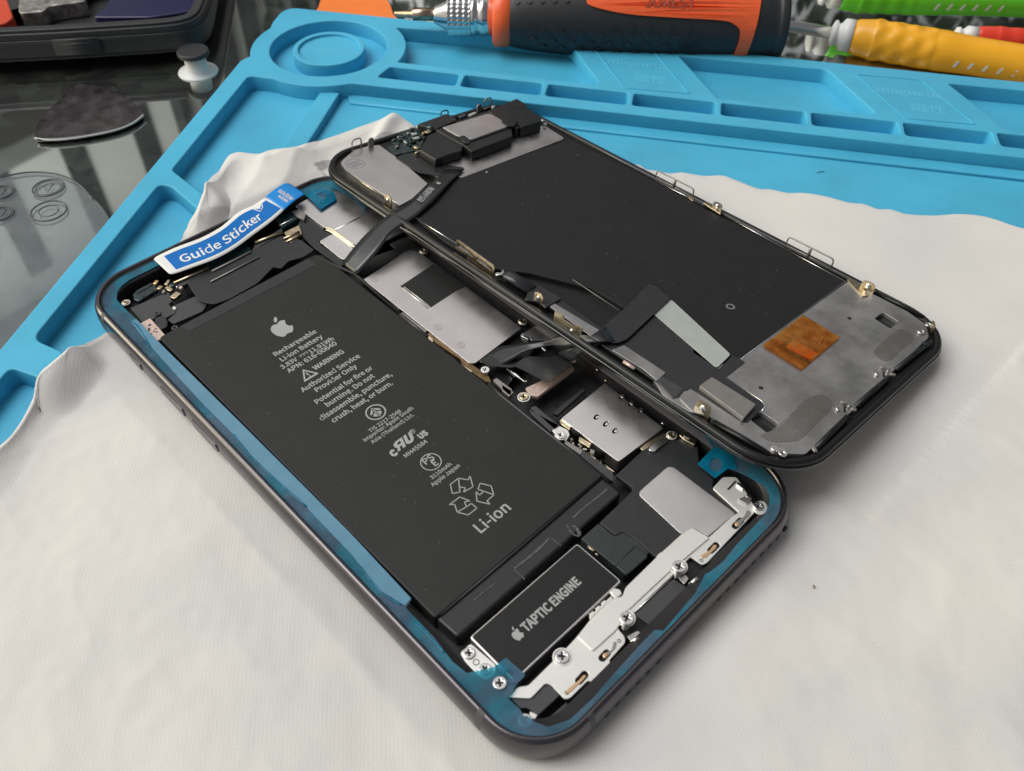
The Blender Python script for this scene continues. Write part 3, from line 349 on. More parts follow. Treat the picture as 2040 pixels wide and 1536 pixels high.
def ribbon(name, fr, secs, material, th=0.15, parent=None, n=6, m=5, sag=0.0):
    """secs: list of (left 3d, right 3d)"""
    def lin(P):
        P = [np.array(p, float) for p in P]; out = [P[0]]
        for i in range(1, len(P)-1):
            a, b, c = P[i-1], P[i], P[i+1]
            for t in (.30, .14): out.append(b+(a-b)*t)
            out.append(b*.8+(a+c)*.1)
            for t in (.14, .30): out.append(b+(c-b)*t)
        out.append(P[-1]); return [tuple(p) for p in out]
    L = lin([s[0] for s in secs]); R = lin([s[1] for s in secs])
    V = []; N = len(L)
    for i in range(N):
        for j in range(m):
            t = j/(m-1); p = np.array(L[i])*(1-t)+np.array(R[i])*t
            p[2] += sag*math.sin(math.pi*t); V.append(tuple(p))
    Fc = [(i*m+j, i*m+j+1, (i+1)*m+j+1, (i+1)*m+j) for i in range(N-1) for j in range(m-1)]
    me = mesh_from(name, V, Fc, True, fr)
    o = link(name, me, M[material], parent or fr.root, fr)
    sd = o.modifiers.new('thickness', 'SOLIDIFY'); sd.thickness = th*S; sd.offset = 0
    return o
def box_mesh(name, fr, c, size, rot=0, z0=0, bev=0.05):
    w, h, d = size; ca, sa = math.cos(rot), math.sin(rot)
    poly = [(c[0]+x*ca-y*sa, c[1]+x*sa+y*ca) for x, y in ((-w/2, -h/2), (w/2, -h/2), (w/2, h/2), (-w/2, h/2))]
    return plate_mesh(name, [poly], z0, z0+d, bev, fr)
def box(name, fr, c, size, rot, z0, material, bev=0.05, parent=None):
    return link(name, box_mesh(name, fr, c, size, rot, z0, bev), M[material], parent or fr.root, fr)
_plus = [(-.12, -.55), (.12, -.55), (.12, -.12), (.55, -.12), (.55, .12), (.12, .12), (.12, .55), (-.12, .55), (-.12, .12), (-.55, .12), (-.55, -.12), (-.12, -.12)]
def screw(fr, c, r, z, parent=None, head='screw', h=0.35, rot=0.4, shank=0, name='screw', collar=0.0):
    pl = [(c[0]+(x*math.cos(rot)-y*math.sin(rot))*r, c[1]+(x*math.sin(rot)+y*math.cos(rot))*r) for x, y in _plus]
    o = link(name, plate_mesh(name, [circ(c, r, 28), pl], z, z+h, min(0.12, h*0.4), fr), M[head], parent or fr.root, fr)
    link('recess', plate_mesh('recess', [circ(c, r*0.62, 16)], z-0.05, z+0.06, 0, fr), M['dark'], o, fr)
    if shank:
        ms = [plate_mesh('t', [circ(c, r*0.5, 16)], z-shank, z, 0.0, fr)]
        k = z-0.3
        while k > z-shank: ms.append(plate_mesh('t', [circ(c, r*0.62, 16)], k-0.12, k, 0.05, fr)); k -= 0.32
        link('shank', join('shank', ms), M[head], o, fr)
    if collar:
        link('collar', plate_mesh('collar', [circ(c, collar, 28), circ(c, collar-0.28, 28)], z-0.12, z+0.1, 0.05, fr), M['bracket'], o, fr)
    return o
_GC = {}
def text_mesh(s, bold=0.0):
    if all(ch in GLYPHS for ch in s):
        x = 0; bm = bmesh.new()
        for ch in s:
            adv, cont = GLYPHS[ch]
            if cont:
                key = (ch, round(bold, 4))
                if key not in _GC:
                    cu = bpy.data.curves.new('t', 'CURVE'); cu.dimensions = '2D'; cu.fill_mode = 'BOTH'
                    for P in cont:
                        sp = cu.splines.new('POLY'); sp.points.add(len(P)-1)
                        for i, q in enumerate(P): sp.points[i].co = (q[0]/500, q[1]/500, 0, 1)
                        sp.use_cyclic_u = True
                    cu.offset = bold
                    o = bpy.data.objects.new('tmp', cu); COL.objects.link(o)
                    dg = bpy.context.evaluated_depsgraph_get(); dg.update()
                    _GC[key] = bpy.data.meshes.new_from_object(o.evaluated_get(dg)); bpy.data.objects.remove(o); bpy.data.curves.remove(cu)
                n0 = len(bm.verts); bm.from_mesh(_GC[key]); bm.verts.ensure_lookup_table()
                for v in bm.verts[n0:]: v.co.x += x/500
            x += adv
        me = bpy.data.meshes.new('t'); bm.to_mesh(me); bm.free()
        return me
    cu = bpy.data.curves.new('t', 'FONT'); cu.body = s; cu.size = 1; cu.offset = bold; cu.resolution_u = 4
    o = bpy.data.objects.new('tmp', cu); COL.objects.link(o)
    dg = bpy.context.evaluated_depsgraph_get(); dg.update()
    me = bpy.data.meshes.new_from_object(o.evaluated_get(dg)); bpy.data.objects.remove(o); bpy.data.curves.remove(cu)
    return me
def text(fr, s, p0, p1, z, material, parent, bold=0.02, name='lettering', hscale=1.0, mapf=None):
    """baseline from p0 to p1 (local 2d)"""
    me = text_mesh(s, bold)
    xs = [v.co.x for v in me.vertices]
    if not xs: return None
    x0, x1 = min(xs), max(xs); d = np.array(p1)-np.array(p0); L = np.linalg.norm(d); sc = L/(x1-x0); d = d/L; nrm = np.array([-d[1], d[0]])
    for v in me.vertices:
        q = np.array(p0)+d*(v.co.x-x0)*sc+nrm*v.co.y*sc*hscale
        zz = z
        if mapf: q, zz = mapf((v.co.x-x0)/(x1-x0), v.co.y*sc*hscale)
        v.co = (q[0]*S, q[1]*S, (zz-fr.base)*S)
    me.materials.clear()
    return link(name, me, M[material], parent, fr)
CR = dict(c1=(0, 0, 2.9143), c2=(500, 0, 2.9143), c3=(1100, 0, 2.1702), c4=(640, 180, 4.08), d1=(180, 340, 3.84), d2=(580, 360, 5.1),
          d3=(700, 460, 5.1), d4=(900, 540, 4.08), d5=(1000, 680, 5.1), d6=(500, 620, 3.3393), e1=(1140, 860, 4.4348),
          e2=(860, 1040, 4.2659), e3=(1000, 1100, 3.84), e4=(780, 1100, 3.5238), e5=(1380, 540, 3.6577), e6=(1180, 700, 4.6364),
          e7=(1240, 320, 3.6429), full=(0, 0, 1))
def X(k, *pts):
    ox, oy, s = CR[k]; return [(ox+a/s, oy+b/s) for a, b in pts]
def X1(k, a, b): return X(k, (a, b))[0]

WORLD = np.eye(3)
PH = Fr(WORLD, (0, 0, 11.0), -7.5)          # the phone: x short side, y towards its top, z = 0 at the frame's rim
MT = Fr(np.array([[0.57294738, 0.81959216, 0], [-0.81959216, 0.57294738, 0], [0, 0, 1]]), (85.206, 171.816, 0), 0)
DS = Fr([[0.990800882567377, -0.00017018419823153046, 0.13532768431125008],
         [-0.0030189065392481887, 0.9997225567866004, 0.023360129609440256],
         [-0.135294114088581, -0.02355377866503027, 0.9905254778164895]],
        (65.67422209, 1.42622093, 11-0.64331949), 0)
def WF(x=0, y=0, z=0): return Fr(WORLD, (0, 0, 0), 0)

# ------------------------------------------------------------------ tabletop
DK = Fr(WORLD, (0, 0, 0), 0)
me = mesh_from('tabletop', [(-1500, -900, 0), (1500, -900, 0), (1500, 1500, 0), (-1500, 1500, 0)], [(0, 1, 2, 3)])
tag(link('tabletop', me, M['desk'], None, DK), 'dark glass tabletop reflecting a pale building', None, None, 'structure')

# ------------------------------------------------------------------ blue silicone repair mat
ZF, ZT = 3.0, 7.8
C0 = (24.8, -25.3); RO = 25.6
def arc(c, r, a0, a1, n=14): return [(c[0]+r*math.cos(math.radians(a0+(a1-a0)*k/n)), c[1]+r*math.sin(math.radians(a0+(a1-a0)*k/n))) for k in range(n+1)]
mats_ = []
outline = rnd([(0, 0), (345, 0), (345, -300), (0, -300)], [7, 5, 5, 5], 8)
outline = [(0, -50), (0, -40)] + arc(C0, RO, 206, 160, 8) + [(0, -12)] + rnd([(0, -12), (0, 0), (345, 0)], [0, 7, 0], 8)[1:] + [(345, -300), (0, -300)]
base_out = outline
mats_.append(plate_mesh('b', [base_out], 0.0, ZF, 0.3, MT))
holes = []
holes.append(arc(C0, 19.3, 0, 360, 64)[:-1])                                     # round dish
holes.append(rnd(arc(C0, RO, 45, -11, 16)+[(113.6, -30.9), (115.6, -29.4), (102.6, -5.0), (43.6, -6.6)], [0]*17+[1, 1, 2.2, 1], 4))
for k in (1, 2):
    s = 85.6*(k-1)
    holes.append(rnd([(152.8+s, -31.2), (199+s, -31.2), (200.6+s, -29.8), (187.4+s, -5.2), (139.4+s, -6.2)], [1, 1, 1, 2.2, 1.2], 4))
for k in range(10):
    u0, u1 = 46.2+27*k, 71.6+27*k
    if u1 > 338: break
    holes.append(rnd([(u0+(2.2 if k == 0 else 0), -33.6), (u1, -33.6), (u1, -41.0), (u0, -41.0)], 1.3, 4))
w0 = math.degrees(math.asin((-46+25.3)/RO))
holes.append(rnd([(6.3, -48.8), (10.6, -48.8)]+arc(C0, RO, 247, 304, 10)+arc(C0, RO+0.6, -55, w0, 3)+[(332, -46), (332, -290), (5.2, -290), (5.2, -179), (15, -181), (16, -176), (14, -172.5), (5.2, -170), (5.6, -109.4), (9.0, -109.2), (20, -117), (24, -118), (25, -115), (5.9, -102.2)],
                 [2, 1]+[0]*15+[2, 2, 2, 2, 1, 1, 1, 2.5, 3, 2, .5, 1, 1, 1.2], 4))
mats_.append(plate_mesh('t', [[(30, -49), (36.2, -49), (36.2, -119), (30, -119)]], ZF-0.2, ZF+2.6, 0.4, MT, 3))
mats_.append(plate_mesh('t', [outline]+holes, ZF-0.2, ZT, 0.35, MT, 3))
mats_.append(plate_mesh('t', [arc(C0, 11.9, 0, 360, 56)[:-1], arc(C0, 10.1, 0, 360, 56)[:-1]], ZF-0.2, ZT-0.3, 0.3, MT, 3))
mats_.append(plate_mesh('t', [arc(C0, 10.3, 0, 360, 48)[:-1]], ZF-0.2, ZT-1.2, 0.1, MT))
mats_.append(plate_mesh('t', [[(37.4, -46.2), (331, -46.2), (331, -51.0), (40, -51.0)]], ZF-0.2, ZF+0.9, 0.4, MT))
matthing = thing('repair_mat', 'bright blue silicone work mat with moulded parts trays and a round dish', 'work mat', MT)
body = link('mat_body', join('mat_body', mats_), M['silicone'], matthing, MT)
for s in (0, 85.4):                                                              # shallow magnetic pads: fine raised rims
    pad = rnd([(110.4+s, -6.4), (131.5+s, -5.7), (144.6+s, -30.6), (123.6+s, -31.4)], 1.4, 4)
    pin = rnd([(111.2+s, -6.9), (131.2+s, -6.2), (143.7+s, -30.2), (123.9+s, -30.9)], 1.2, 4)
    o = plate('magnetic_pad', MT, [pad, pin], ZT-0.1, ZT+0.22, 'silicone', 0.08, matthing)
    text(MT, 'magnetic', (116.8+s, -16.5), (137+s, -16.6), ZT+0.06, 'silicone_text', o, 0.015)
    me_ = text_mesh('磁性')
    if len(me_.vertices): text(MT, '磁性', (126.0+s, -25.6), (136.5+s, -25.7), ZT+0.02, 'silicone_text', o, 0.0)
text(MT, 'magnetic', (16.6, -26.6), (33, -26.6), ZT-1.17, 'silicone_text', matthing, 0.01)
for p in X('c3', (1135, 605), (1160, 745)) :                                      # two dark lint fibres on the mat
    c = MT.px([p], ZF+.1)[0]; a = random.uniform(0, 3)
    tag(tube('lint_fibre', Fr(MT.R, MT.o, 0), [(c[0]-1.2*math.cos(a), c[1]-1.2*math.sin(a), ZF+.12), (c[0], c[1]+.2, ZF+.2), (c[0]+1.2*math.cos(a), c[1]+1.2*math.sin(a), ZF+.12)], 0.08, 'tape'),
        'tiny dark lint fibre on the blue mat, '+('beside the row of small trays' if p[1] < 300 else 'out on the open floor of the mat'), 'lint', 'lint fibres on the mat')
sf = Fr(MT.R, MT.o, 0); c = MT.px(X('c2', (1150, 480)), ZF)[0]
o = link('tray_screw', join('x', [plate_mesh('s', [circ(c, 0.5, 12)], ZF, ZF+2.2, 0.05, sf), plate_mesh('s', [circ(c, 0.9, 16)], ZF+2.2, ZF+2.7, 0.1, sf)]), M['screw'], None, sf)
tag(o, 'tiny pale screw standing in the first small tray of the blue mat', 'screw')

ms = []
for _ in range(260):
    u_, v_ = random.uniform(1, 330), random.uniform(-110, -1); z_s = ZF if (v_ < -54 and u_ > 38) else (ZT if v_ > -4.5 or (-33 < v_ < -31.6 and u_ > 55) or u_ < 5 else None)
    if z_s is None: continue
    ms.append(plate_mesh('d', [circ((u_, v_), random.uniform(.06, .2), 6, random.uniform(.05, .12), random.uniform(0, 3))], z_s, z_s+.05, 0, MT))
tag(link('dust_specks', join('dust', ms), M['dust'], matthing, MT), None, None, None, 'stuff')
# ------------------------------------------------------------------ white cloth
ZC = 3.0
top_px = [(-260, 1120), (-120, 985), (0, 892), (40, 850), (62, 815), (75, 788), (88, 752), (104, 737), (140, 705), (170, 680), (200, 658), (235, 628), (280, 570), (330, 520), (352, 492), (372, 462),
          (388, 441), (400, 420), (405, 408), (414, 385), (420, 366), (438, 350), (450, 333), (462, 322), (478, 317), (500, 319), (525, 319), (560, 310), (600, 300), (660, 280), (720, 258),
          (770, 240), (788, 237), (806, 243), (830, 258), (870, 300), (930, 350), (1010, 390), (1120, 400), (1210, 375), (1262, 330), (1284, 338), (1308, 342), (1335, 347), (1358, 345), (1382, 349),
          (1405, 352), (1437, 351), (1460, 358), (1490, 370), (1514, 378), (1536, 379), (1569, 386), (1602, 386), (1646, 393), (1690, 405), (1720, 408), (1748, 418), (1775, 419),
          (1805, 428), (1860, 431), (1911, 428), (1962, 433), (1998, 445), (2040, 457), (2150, 480), (2330, 520)]
CL = Fr(WORLD, (0, 0, 0), ZC)
def mat_top(x, y):
    """height of what the cloth lies on at a world point"""
    q = np.array([x, y])-MT.o[:2]; u, v = q@MT.R[:2, 0], q@MT.R[:2, 1]
    def ramp(d, w=4.5): return max(0.0, min(1.0, 1-(d-1.0)/(w*1.6)))
    r = 0.0
    if u < 2: r = ramp(-u, 9) if u < 0 else 1
    elif u <= 6: r = 1
    else: r = ramp(u-6, 9)
    for v0, v1, u1 in ((-103, -109.5, 24), (-172, -179, 15)):
        off = -.66*max(0, u-6) if v0 > -110 else -.15*u
        dv = max(0, v-(v0+off), (v1+off)-v); du = max(0, u-u1); r = max(r, ramp(math.hypot(dv, du), 5) if u > -1 else 0)
    du = max(0, 30-u, u-36.2); rr = ramp(math.hypot(du, max(0, -119-v)), 5)*.54 if v < -48 else 0
    r = max(r, rr)
    r = r*r*(3-2*r)
    base = ZF if u > 0 else ZF*max(0, 1+u/9)
    return base+(ZT-ZF+.15)*r-(0 if u > 0 else (1-ramp(-u, 9))*0)
tp0 = []
for p_ in smooth(top_px, 4, False):
    z_ = ZC
    for _ in range(6):
        w_ = CL.px([p_], z_+.8)[0]; z_ = .5*z_+.5*mat_top(*w_)
    tp0.append(z_)
zs_ = np.array(tp0); kk = 9; zp = np.pad(zs_, kk, mode='edge'); zs_ = np.maximum(np.array([zp[i:i+2*kk+1].mean() for i in range(len(zs_))]), zs_-0.6)
tp = [CL.px([p_], z_+.8)[0]+(z_,) for p_, z_ in zip(smooth(top_px, 4, False), zs_)]
bot = CL.px([(-500, 1500), (200, 2100), (1500, 2300), (2900, 1900), (3000, 900)], ZC)
bot = smooth(bot, 12, False)
def resample(P, n):
    P = np.array(P); d = np.r_[0, np.cumsum(np.linalg.norm(np.diff(P, axis=0), axis=1))]; t = np.linspace(0, d[-1], n)
    return np.c_[np.interp(t, d, P[:, 0]), np.interp(t, d, P[:, 1])]
NU, NV = 620, 240
tpr = resample([p[:2] for p in tp], NU); bt = resample(bot, NU)
d_ = np.r_[0, np.cumsum(np.linalg.norm(np.diff(np.array(tp)[:, :2], axis=0), axis=1))]; tpz = np.interp(np.linspace(0, d_[-1], NU), d_, [p[2] for p in tp])
# hand-made value noise for folds
rs = np.random.RandomState(3); G = rs.rand(64, 64)
def vn(x, y):
    xi, yi = int(math.floor(x)), int(math.floor(y)); fx, fy = x-xi, y-yi; fx = fx*fx*(3-2*fx); fy = fy*fy*(3-2*fy)
    g = lambda a, b: G[a % 64][b % 64]
    return (g(xi, yi)*(1-fx)+g(xi+1, yi)*fx)*(1-fy)+(g(xi, yi+1)*(1-fx)+g(xi+1, yi+1)*fx)*fy
def seg_d(p, a, b):
    ax, ay = a; bx, by = b; dx, dy = bx-ax, by-ay; t = max(0, min(1, ((p[0]-ax)*dx+(p[1]-ay)*dy)/(dx*dx+dy*dy)))
    return math.hypot(p[0]-ax-t*dx, p[1]-ay-t*dy), t
cre = [(CL.px([a, b], ZC), w, h) for a, b, w, h in (((1742, 882), (1842, 775), 0.9, 0.5), ((1705, 930), (1760, 868), 0.8, 0.4),
       ((468, 318), (650, 352), 4.5, 2.4), ((790, 237), (752, 300), 2.2, 2.0), ((520, 319), (800, 232), 6, 1.2), ((395, 440), (452, 330), 5, 1.3),
       ((1700, 1000), (2040, 900), 9, 0.8), ((250, 900), (480, 1300), 14, 0.9), ((60, 1250), (600, 1420), 16, 1.0), ((1500, 1330), (1980, 1420), 12, 0.9),
       ((1900, 520), (2060, 760), 8, 0.9), ((1450, 400), (1700, 470), 4, 0.7), ((1860, 450), (1990, 640), 5, 0.6))]
inside_ph = lambda x, y: max(0, 1-max(0, max(abs(x)-36, abs(y)-74))/9.0)
V = []
for j in range(NV):
    t = (j/(NV-1))**1.5
    for i in range(NU):
        x, y = tpr[i]*(1-t)+bt[i]*t
        e = min(1, t*60)
        h = 0.35+1.1*vn(x*.035+9, y*.035+4)+0.45*vn(x*.11, y*.11)+0.12*vn(x*.4, y*.4)+0.22*(1-abs(2*vn(x*.03+50, y*.022+11)-1))**5+0.10*(1-abs(2*vn(x*.06+3, y*.08+41)-1))**6
        edge = math.exp(-t*45); h += edge*1.5*vn(x*.09+30, y*.09+7)
        for (a, b), w, hh in cre:
            d, _ = seg_d((x, y), a, b); h += hh*math.exp(-(d/w)**2)
        k = inside_ph(x, y); h = h*(1-k)+0.25*k
        if x > 36 and abs(y) < 85:                      # pressed under the display's right edge
            h = min(h, 1.3)
        z0_ = mat_top(x, y) if x < 60 else ZC
        wb = math.exp(-t*40); z0_ = max(z0_, z0_*(1-wb)+tpz[i]*wb)
        V.append((x, y, (z0_*(1-k)+ZC*k)+h*(0.5+0.5*e)))
Fc = [(j*NU+i, j*NU+i+1, (j+1)*NU+i+1, (j+1)*NU+i) for j in range(NV-1) for i in range(NU-1)]
me = mesh_from('cleaning_cloth', V, Fc, True, CL)
cl = link('cleaning_cloth', me, M['cloth'], None, CL)
sdm = cl.modifiers.new('thickness', 'SOLIDIFY'); sdm.thickness = 0.35*S; sdm.offset = 1
tag(cl, 'white microfibre cloth with a wavy edge spread over the blue mat under the phone', 'cloth')

# ------------------------------------------------------------------ the opened phone
ph = thing('smartphone', 'opened smartphone body with its black battery and silver brackets exposed, lying on the white cloth', 'smartphone', PH)
W2, H2, RC = 75.7, 150.9, 11.62
def ring_sweep(name, prof, W, H, R, fr, material, parent, n=14, closed=True):
    V = []; np_ = len(prof); loops = []
    pts0 = rrect(0, 0, W, H, R, n); N = len(pts0)
    for (ins, z) in prof:
        rr = max(0.4, R-ins); V += [(x, y, z) for x, y in rrect(0, 0, W-2*ins, H-2*ins, rr, n)]
    Fc = []
    rng = range(np_) if closed else range(np_-1)
    for a in rng:
        b = (a+1) % np_
        for k in range(N): Fc.append((a*N+k, a*N+(k+1) % N, b*N+(k+1) % N, b*N+k))
    return link(name, mesh_from(name, V, Fc, True, fr), M[material], parent or fr.root, fr)
prof = [(1.75, -0.25), (1.45, -0.05), (1.15, 0), (0.85, -0.18), (0.55, -0.55), (0.3, -1.05), (0.12, -1.8), (0.02, -2.8), (0, -3.7), (0.05, -4.8), (0.25, -5.8), (0.7, -6.7), (1.3, -7.2), (2.2, -7.5), (3.5, -7.5), (3.5, -6.9), (1.9, -6.9), (1.85, -1.9)]
frame = ring_sweep('frame', prof, W2, H2, RC, PH, 'frame', ph)
ring_sweep('inner_ledge', [(1.84, -0.5), (2.0, -1.35), (4.9, -1.4), (5.0, -1.6), (5.0, -6.8), (4.5, -6.8), (4.4, -1.9), (1.9, -1.9)], W2, H2, RC, PH, 'lip', ph)
plate('chassis_floor', PH, rrect(0, 0, W2-5.2, H2-5.2, 9), -6.88, -5.6, 'floor', 0.05)
# antenna bands (grey plastic breaks in the frame): follow the outer profile
def band(y0, y1, side, horiz=False):
    V = []; pr = [(p[0]-0.015, p[1]+(0.015 if p[1] > -.5 else 0)) for p in prof[1:13]]
    for (ins, z) in pr:
        for t in (0, 0.5, 1):
            c = y0+(y1-y0)*t
            if horiz: V.append((c, side*(H2/2-ins), z))
            else: V.append((side*(W2/2-ins), c, z))
    Fc = [(a*3+b, a*3+b+1, a*3+b+4, a*3+b+3) for a in range(len(pr)-1) for b in range(2)]
    return link('antenna_band', mesh_from('antenna_band', V, Fc, True, PH), M['band'], ph, PH)
yb = PH.px([(931, 1392), (942, 1405)], 0)
band(-61.6, -63.0, -1); band(62.2, 63.6, -1); band(-24.3, -25.5, -1, True)
for y0, y1, z0, z1 in ((45.6, 51.2, -4.8, -2.8), (27.6, 37.5, -5, -2.6), (14.6, 24.6, -5, -2.6)):
    o = link('mute_switch' if y0 > 40 else 'volume_button', plate_mesh('b', [rrect((z0+z1)/2+3.8, (y0+y1)/2, abs(z1-z0), y1-y0, 0.9, 6)], 0, 1.0, 0.2, None), M['frame'], ph, PH)
    # turn the key so it faces out of the left side
    for v in o.data.vertices:
        a, b_, c_ = v.co; v.co = (-W2/2*S-c_*0.42+0.2*S, b_, a-3.8*S-PH.base*S)
for k in range(9):                                       # grille and screw holes in the bottom edge
    for s in (-1, 1):
        if s < 0 and k > 5: continue
        c = (s*(8.5+2.6*k), 0)
        m_ = plate_mesh('h', [circ((c[0], -4.0), 0.62, 14)], 0, 0.5, 0, None)
        for v in m_.vertices:
            a, b_, c_ = v.co; v.co = (a, -H2/2*S-0.06*S+c_, b_-PH.base*S)
        link('grille_hole', m_, M['dark'], frame, PH)

# blue adhesive film all round the ledge
inn = X('e4', (100, 390), (300, 600), (430, 770), (530, 850), (600, 832))+X('e2', (530, 1232), (630, 1150), (800, 1300), (730, 1370), (650, 1500)) + \
    X('e4', (900, 1100), (930, 1150), (960, 1150))+X('e4', (1010, 1195), (1100, 1225))+X('e3', (400, 1322), (520, 1280), (700, 1112), (860, 925), (1060, 705), (1170, 592), (1235, 602), (1300, 525), (1480, 312), (1560, 160)) + \
    X('e1', (1200, 1250), (1330, 1150), (1450, 1000), (1690, 745), (1740, 640), (1745, 560), (1705, 480), (1560, 400), (1440, 345), (1375, 325), (1262, 412), (1105, 285), (1235, 150))
inn_l = PH.px(inn, -0.9)
inn_l = inn_l+[(34.2, -52), (34.4, 0), (34.4, 40), (34.2, 58)]
inn_l += PH.px(X('d2', (740, 300), (610, 160), (470, 90), (400, 75), (430, 110), (462, 190), (300, 292), (190, 190), (140, 140))+[(520, 425), (420, 480), (350, 512)] +
               [(310, 531), (258, 557), (241, 570), (233, 583), (232, 596), (242, 608), (271, 636), (333, 700), (600, 965), (700, 1066), (820, 1193)], -0.9)
film = plate('adhesive_film', PH, [rrect(0, 0, W2-3.9, H2-3.9, RC-1.95), rnd(inn_l, 0.25, 3)], -1.0, -0.9, 'film', 0.0)
tag(film, 'translucent blue adhesive film around the rim')
# deeper-coloured tabs of the film
pxplate('film_tab', PH, X('d2', (150, 150), (190, 185), (300, 290), (458, 190), (430, 112), (330, 68), (240, 90)), -0.86, -0.78, 'filmtab', 0, 0.5,
        holes=[X('d2', (250, 140), (310, 115), (360, 160), (320, 195))], parent=film)
pxplate('film_tab', PH, X('e1', (1265, 408), (1108, 285), (1235, 152), (1290, 140), (1420, 220), (1460, 335), (1375, 325)), -0.86, -0.78, 'filmtab', 0, 0.2,
        holes=[[X1('e1', 1268+56*math.cos(k*math.pi/8), 292+62*math.sin(k*math.pi/8)) for k in range(16)]], parent=film)
pxplate('film_tab', PH, X('e2', (540, 1232), (630, 1150), (800, 1298), (735, 1368), (645, 1375), (600, 1290)), -0.86, -0.78, 'film', 0, 0.6,
        holes=[circ((657, 1298), 44, 12) and [X1('e2', 657+44*math.cos(a/6*math.pi), 1298+44*math.sin(a/6*math.pi)) for a in range(12)]], parent=film)
fo = PH.px([(260, 640), (300, 690), (345, 740), (400, 800), (470, 870), (505, 912), (612, 1012), (700, 1104), (757, 1176), (806, 1206), (818, 1193)], -.84)
fi = [(x, y) for x, y in PH.px([(818, 1191), (700, 1064), (600, 963), (470, 833), (333, 698), (271, 635)], -.84)]
plate('film_pale_band', PH, [fo+fi], -.88, -.84, 'filmlight', 0, film)  # paler blue band laid over the left inner edge
# pale wrinkles on the film
for k, (a, b, c_) in enumerate(((X1('full', 466, 865), X1('full', 505, 915), X1('full', 612, 1010)), (X1('full', 718, 1128), X1('full', 760, 1180), X1('full', 800, 1205)),
                                (X1('full', 262, 640), X1('full', 276, 652), X1('full', 300, 690)), (X1('full', 827, 1240), X1('full', 850, 1262), X1('full', 885, 1300)))):
    tube('film_wrinkle', PH, smooth([PH.p3(a, -0.86), PH.p3(b, -0.84), PH.p3(c_, -0.86)], 6, False), 0.16, 'filmtab', film, rz=0.08)

# battery
bat = plate('battery', PH, rnd([(-31.2, 49.5), (10.8, 49.5), (12.3, 48.2), (12.3, -44.2), (-31.2, -44.6)], [1.2, .6, .6, .8, .8]), -5.5, -1.5, 'battery', 0.35, res=4)
tag(bat, 'black rechargeable cell printed in silver grey')
plate('folded_edge', PH, rnd([(-30.9, -44.3), (12.2, -44.0), (12.0, -49.2), (-30.6, -49.6)], .8), -5.5, -2.1, 'pouch', 0.5, bat, res=4)
tube('crease', PH, [(-30, -44.5, -1.95), (-10, -44.45, -1.9), (11.5, -44.1, -1.95)], 0.32, 'pouch', bat)
glz = -2.07
for pts, w in ((X('e2', (705, 395), (790, 330), (900, 240), (1010, 128)), .28), (X('e2', (700, 405), (745, 440), (795, 490)), .16), (X('e2', (1150, 20), (1190, 90), (1250, 120), (1262, 80), (1215, 30)), .2),
               (X('e1', (10, 760), (120, 660), (200, 600), (320, 500)), .3), (X('e1', (0, 830), (40, 850), (60, 920)), .25), (X('e2', (360, 665), (440, 600), (540, 520)), .16), (X('e2', (1020, 135), (1060, 170), (1105, 205)), .14)):
    P3 = smooth([PH.p3(p, glz) for p in pts], 5, False)
    tube('glue_residue', PH, P3, [w*random.uniform(.5, 1.15) for _ in P3], 'glue', bat, rz=0.05)
# the four stretch-tape strips seen through the wrap at its top
plate('pull_tape', PH, rnd([(-25, 46.3), (9, 46.0), (9, 49.3), (-26, 49.3)], .3), -1.5, -1.44, 'tape', 0.02, bat)
zt = -1.475
def bt_(s, a, b, bold=0.018, hs=1.0):
    (p0, p1) = PH.px(X('d6', a, b), zt); p1 = (p1[0], p0[1]) if abs(p1[1]-p0[1]) < 1.3 else p1
    text(PH, s, p0, p1, zt, 'ink', bat, bold, hscale=hs)
bt_('Rechargeable', (165, 300), (452, 150)); bt_('Li-ion Battery', (208, 335), (487, 178)); bt_('3.83V', (210, 386), (318, 326), .016)
bt_('11.91Wh', (398, 282), (556, 188)); bt_('APN: 616-00640', (253, 412), (580, 222)); bt_('WARNING', (427, 393), (628, 278), .022)
bt_('Authorized Service', (345, 540), (730, 303)); bt_('Provider Only', (440, 538), (712, 372)); bt_('Potential for fire or', (440, 618), (818, 385))
bt_('burning. Do not', (510, 636), (830, 438)); bt_('disassemble, puncture,', (470, 728), (946, 430)); bt_('crush, heat, or burn.', (550, 742), (952, 488))
bt_('TIS 2217-2548', (795, 808), (1002, 668), .012); bt_('Importer: Apple South', (760, 868), (1087, 652), .012); bt_('Asia (Thailand) Ltd.', (810, 882), (1092, 698), .012)
bt_('MH45584', (1032, 975), (1180, 873), .012); bt_('3110mAh', (1205, 1120), (1345, 1028), .012); bt_('Apple Japan', (1210, 1168), (1396, 1033), .012)
bt_('Li-ion', (1530, 1478), (1738, 1318), .012); bt_('US', (1130, 850), (1185, 815), .05, 1.1); bt_('c', (944, 970), (982, 945), .05, 1.1)
def ink(polys, parent=bat, name='printed_mark', z=zt, material='ink', fr=PH):
    return link(name, plate_mesh(name, polys, z-0.02, z+0.01, 0, fr), M[material], parent, fr)
def apple(c, h, rot=0):
    b = [(0, .36), (.10, .42), (.24, .44), (.40, .34), (.34, .20), (.30, .04), (.36, -.12), (.46, -.2), (.38, -.38), (.24, -.54), (.12, -.53), (0, -.48), (-.12, -.53), (-.25, -.54), (-.40, -.34), (-.47, -.06), (-.43, .22), (-.30, .38), (-.14, .42)]
    l = [(.0, .50), (.02, .66), (.12, .78), (.22, .82), (.21, .66), (.12, .54)]
    f = lambda P: [(c[0]+h*(x*math.cos(rot)-y*math.sin(rot)), c[1]+h*(x*math.sin(rot)+y*math.cos(rot))) for x, y in smooth(P, 4)]
    return [f(b), f(l)]
c = PH.px(X('d6', (203, 112)), zt)[0]; ink(apple(c, 4.9), name='fruit_logo')
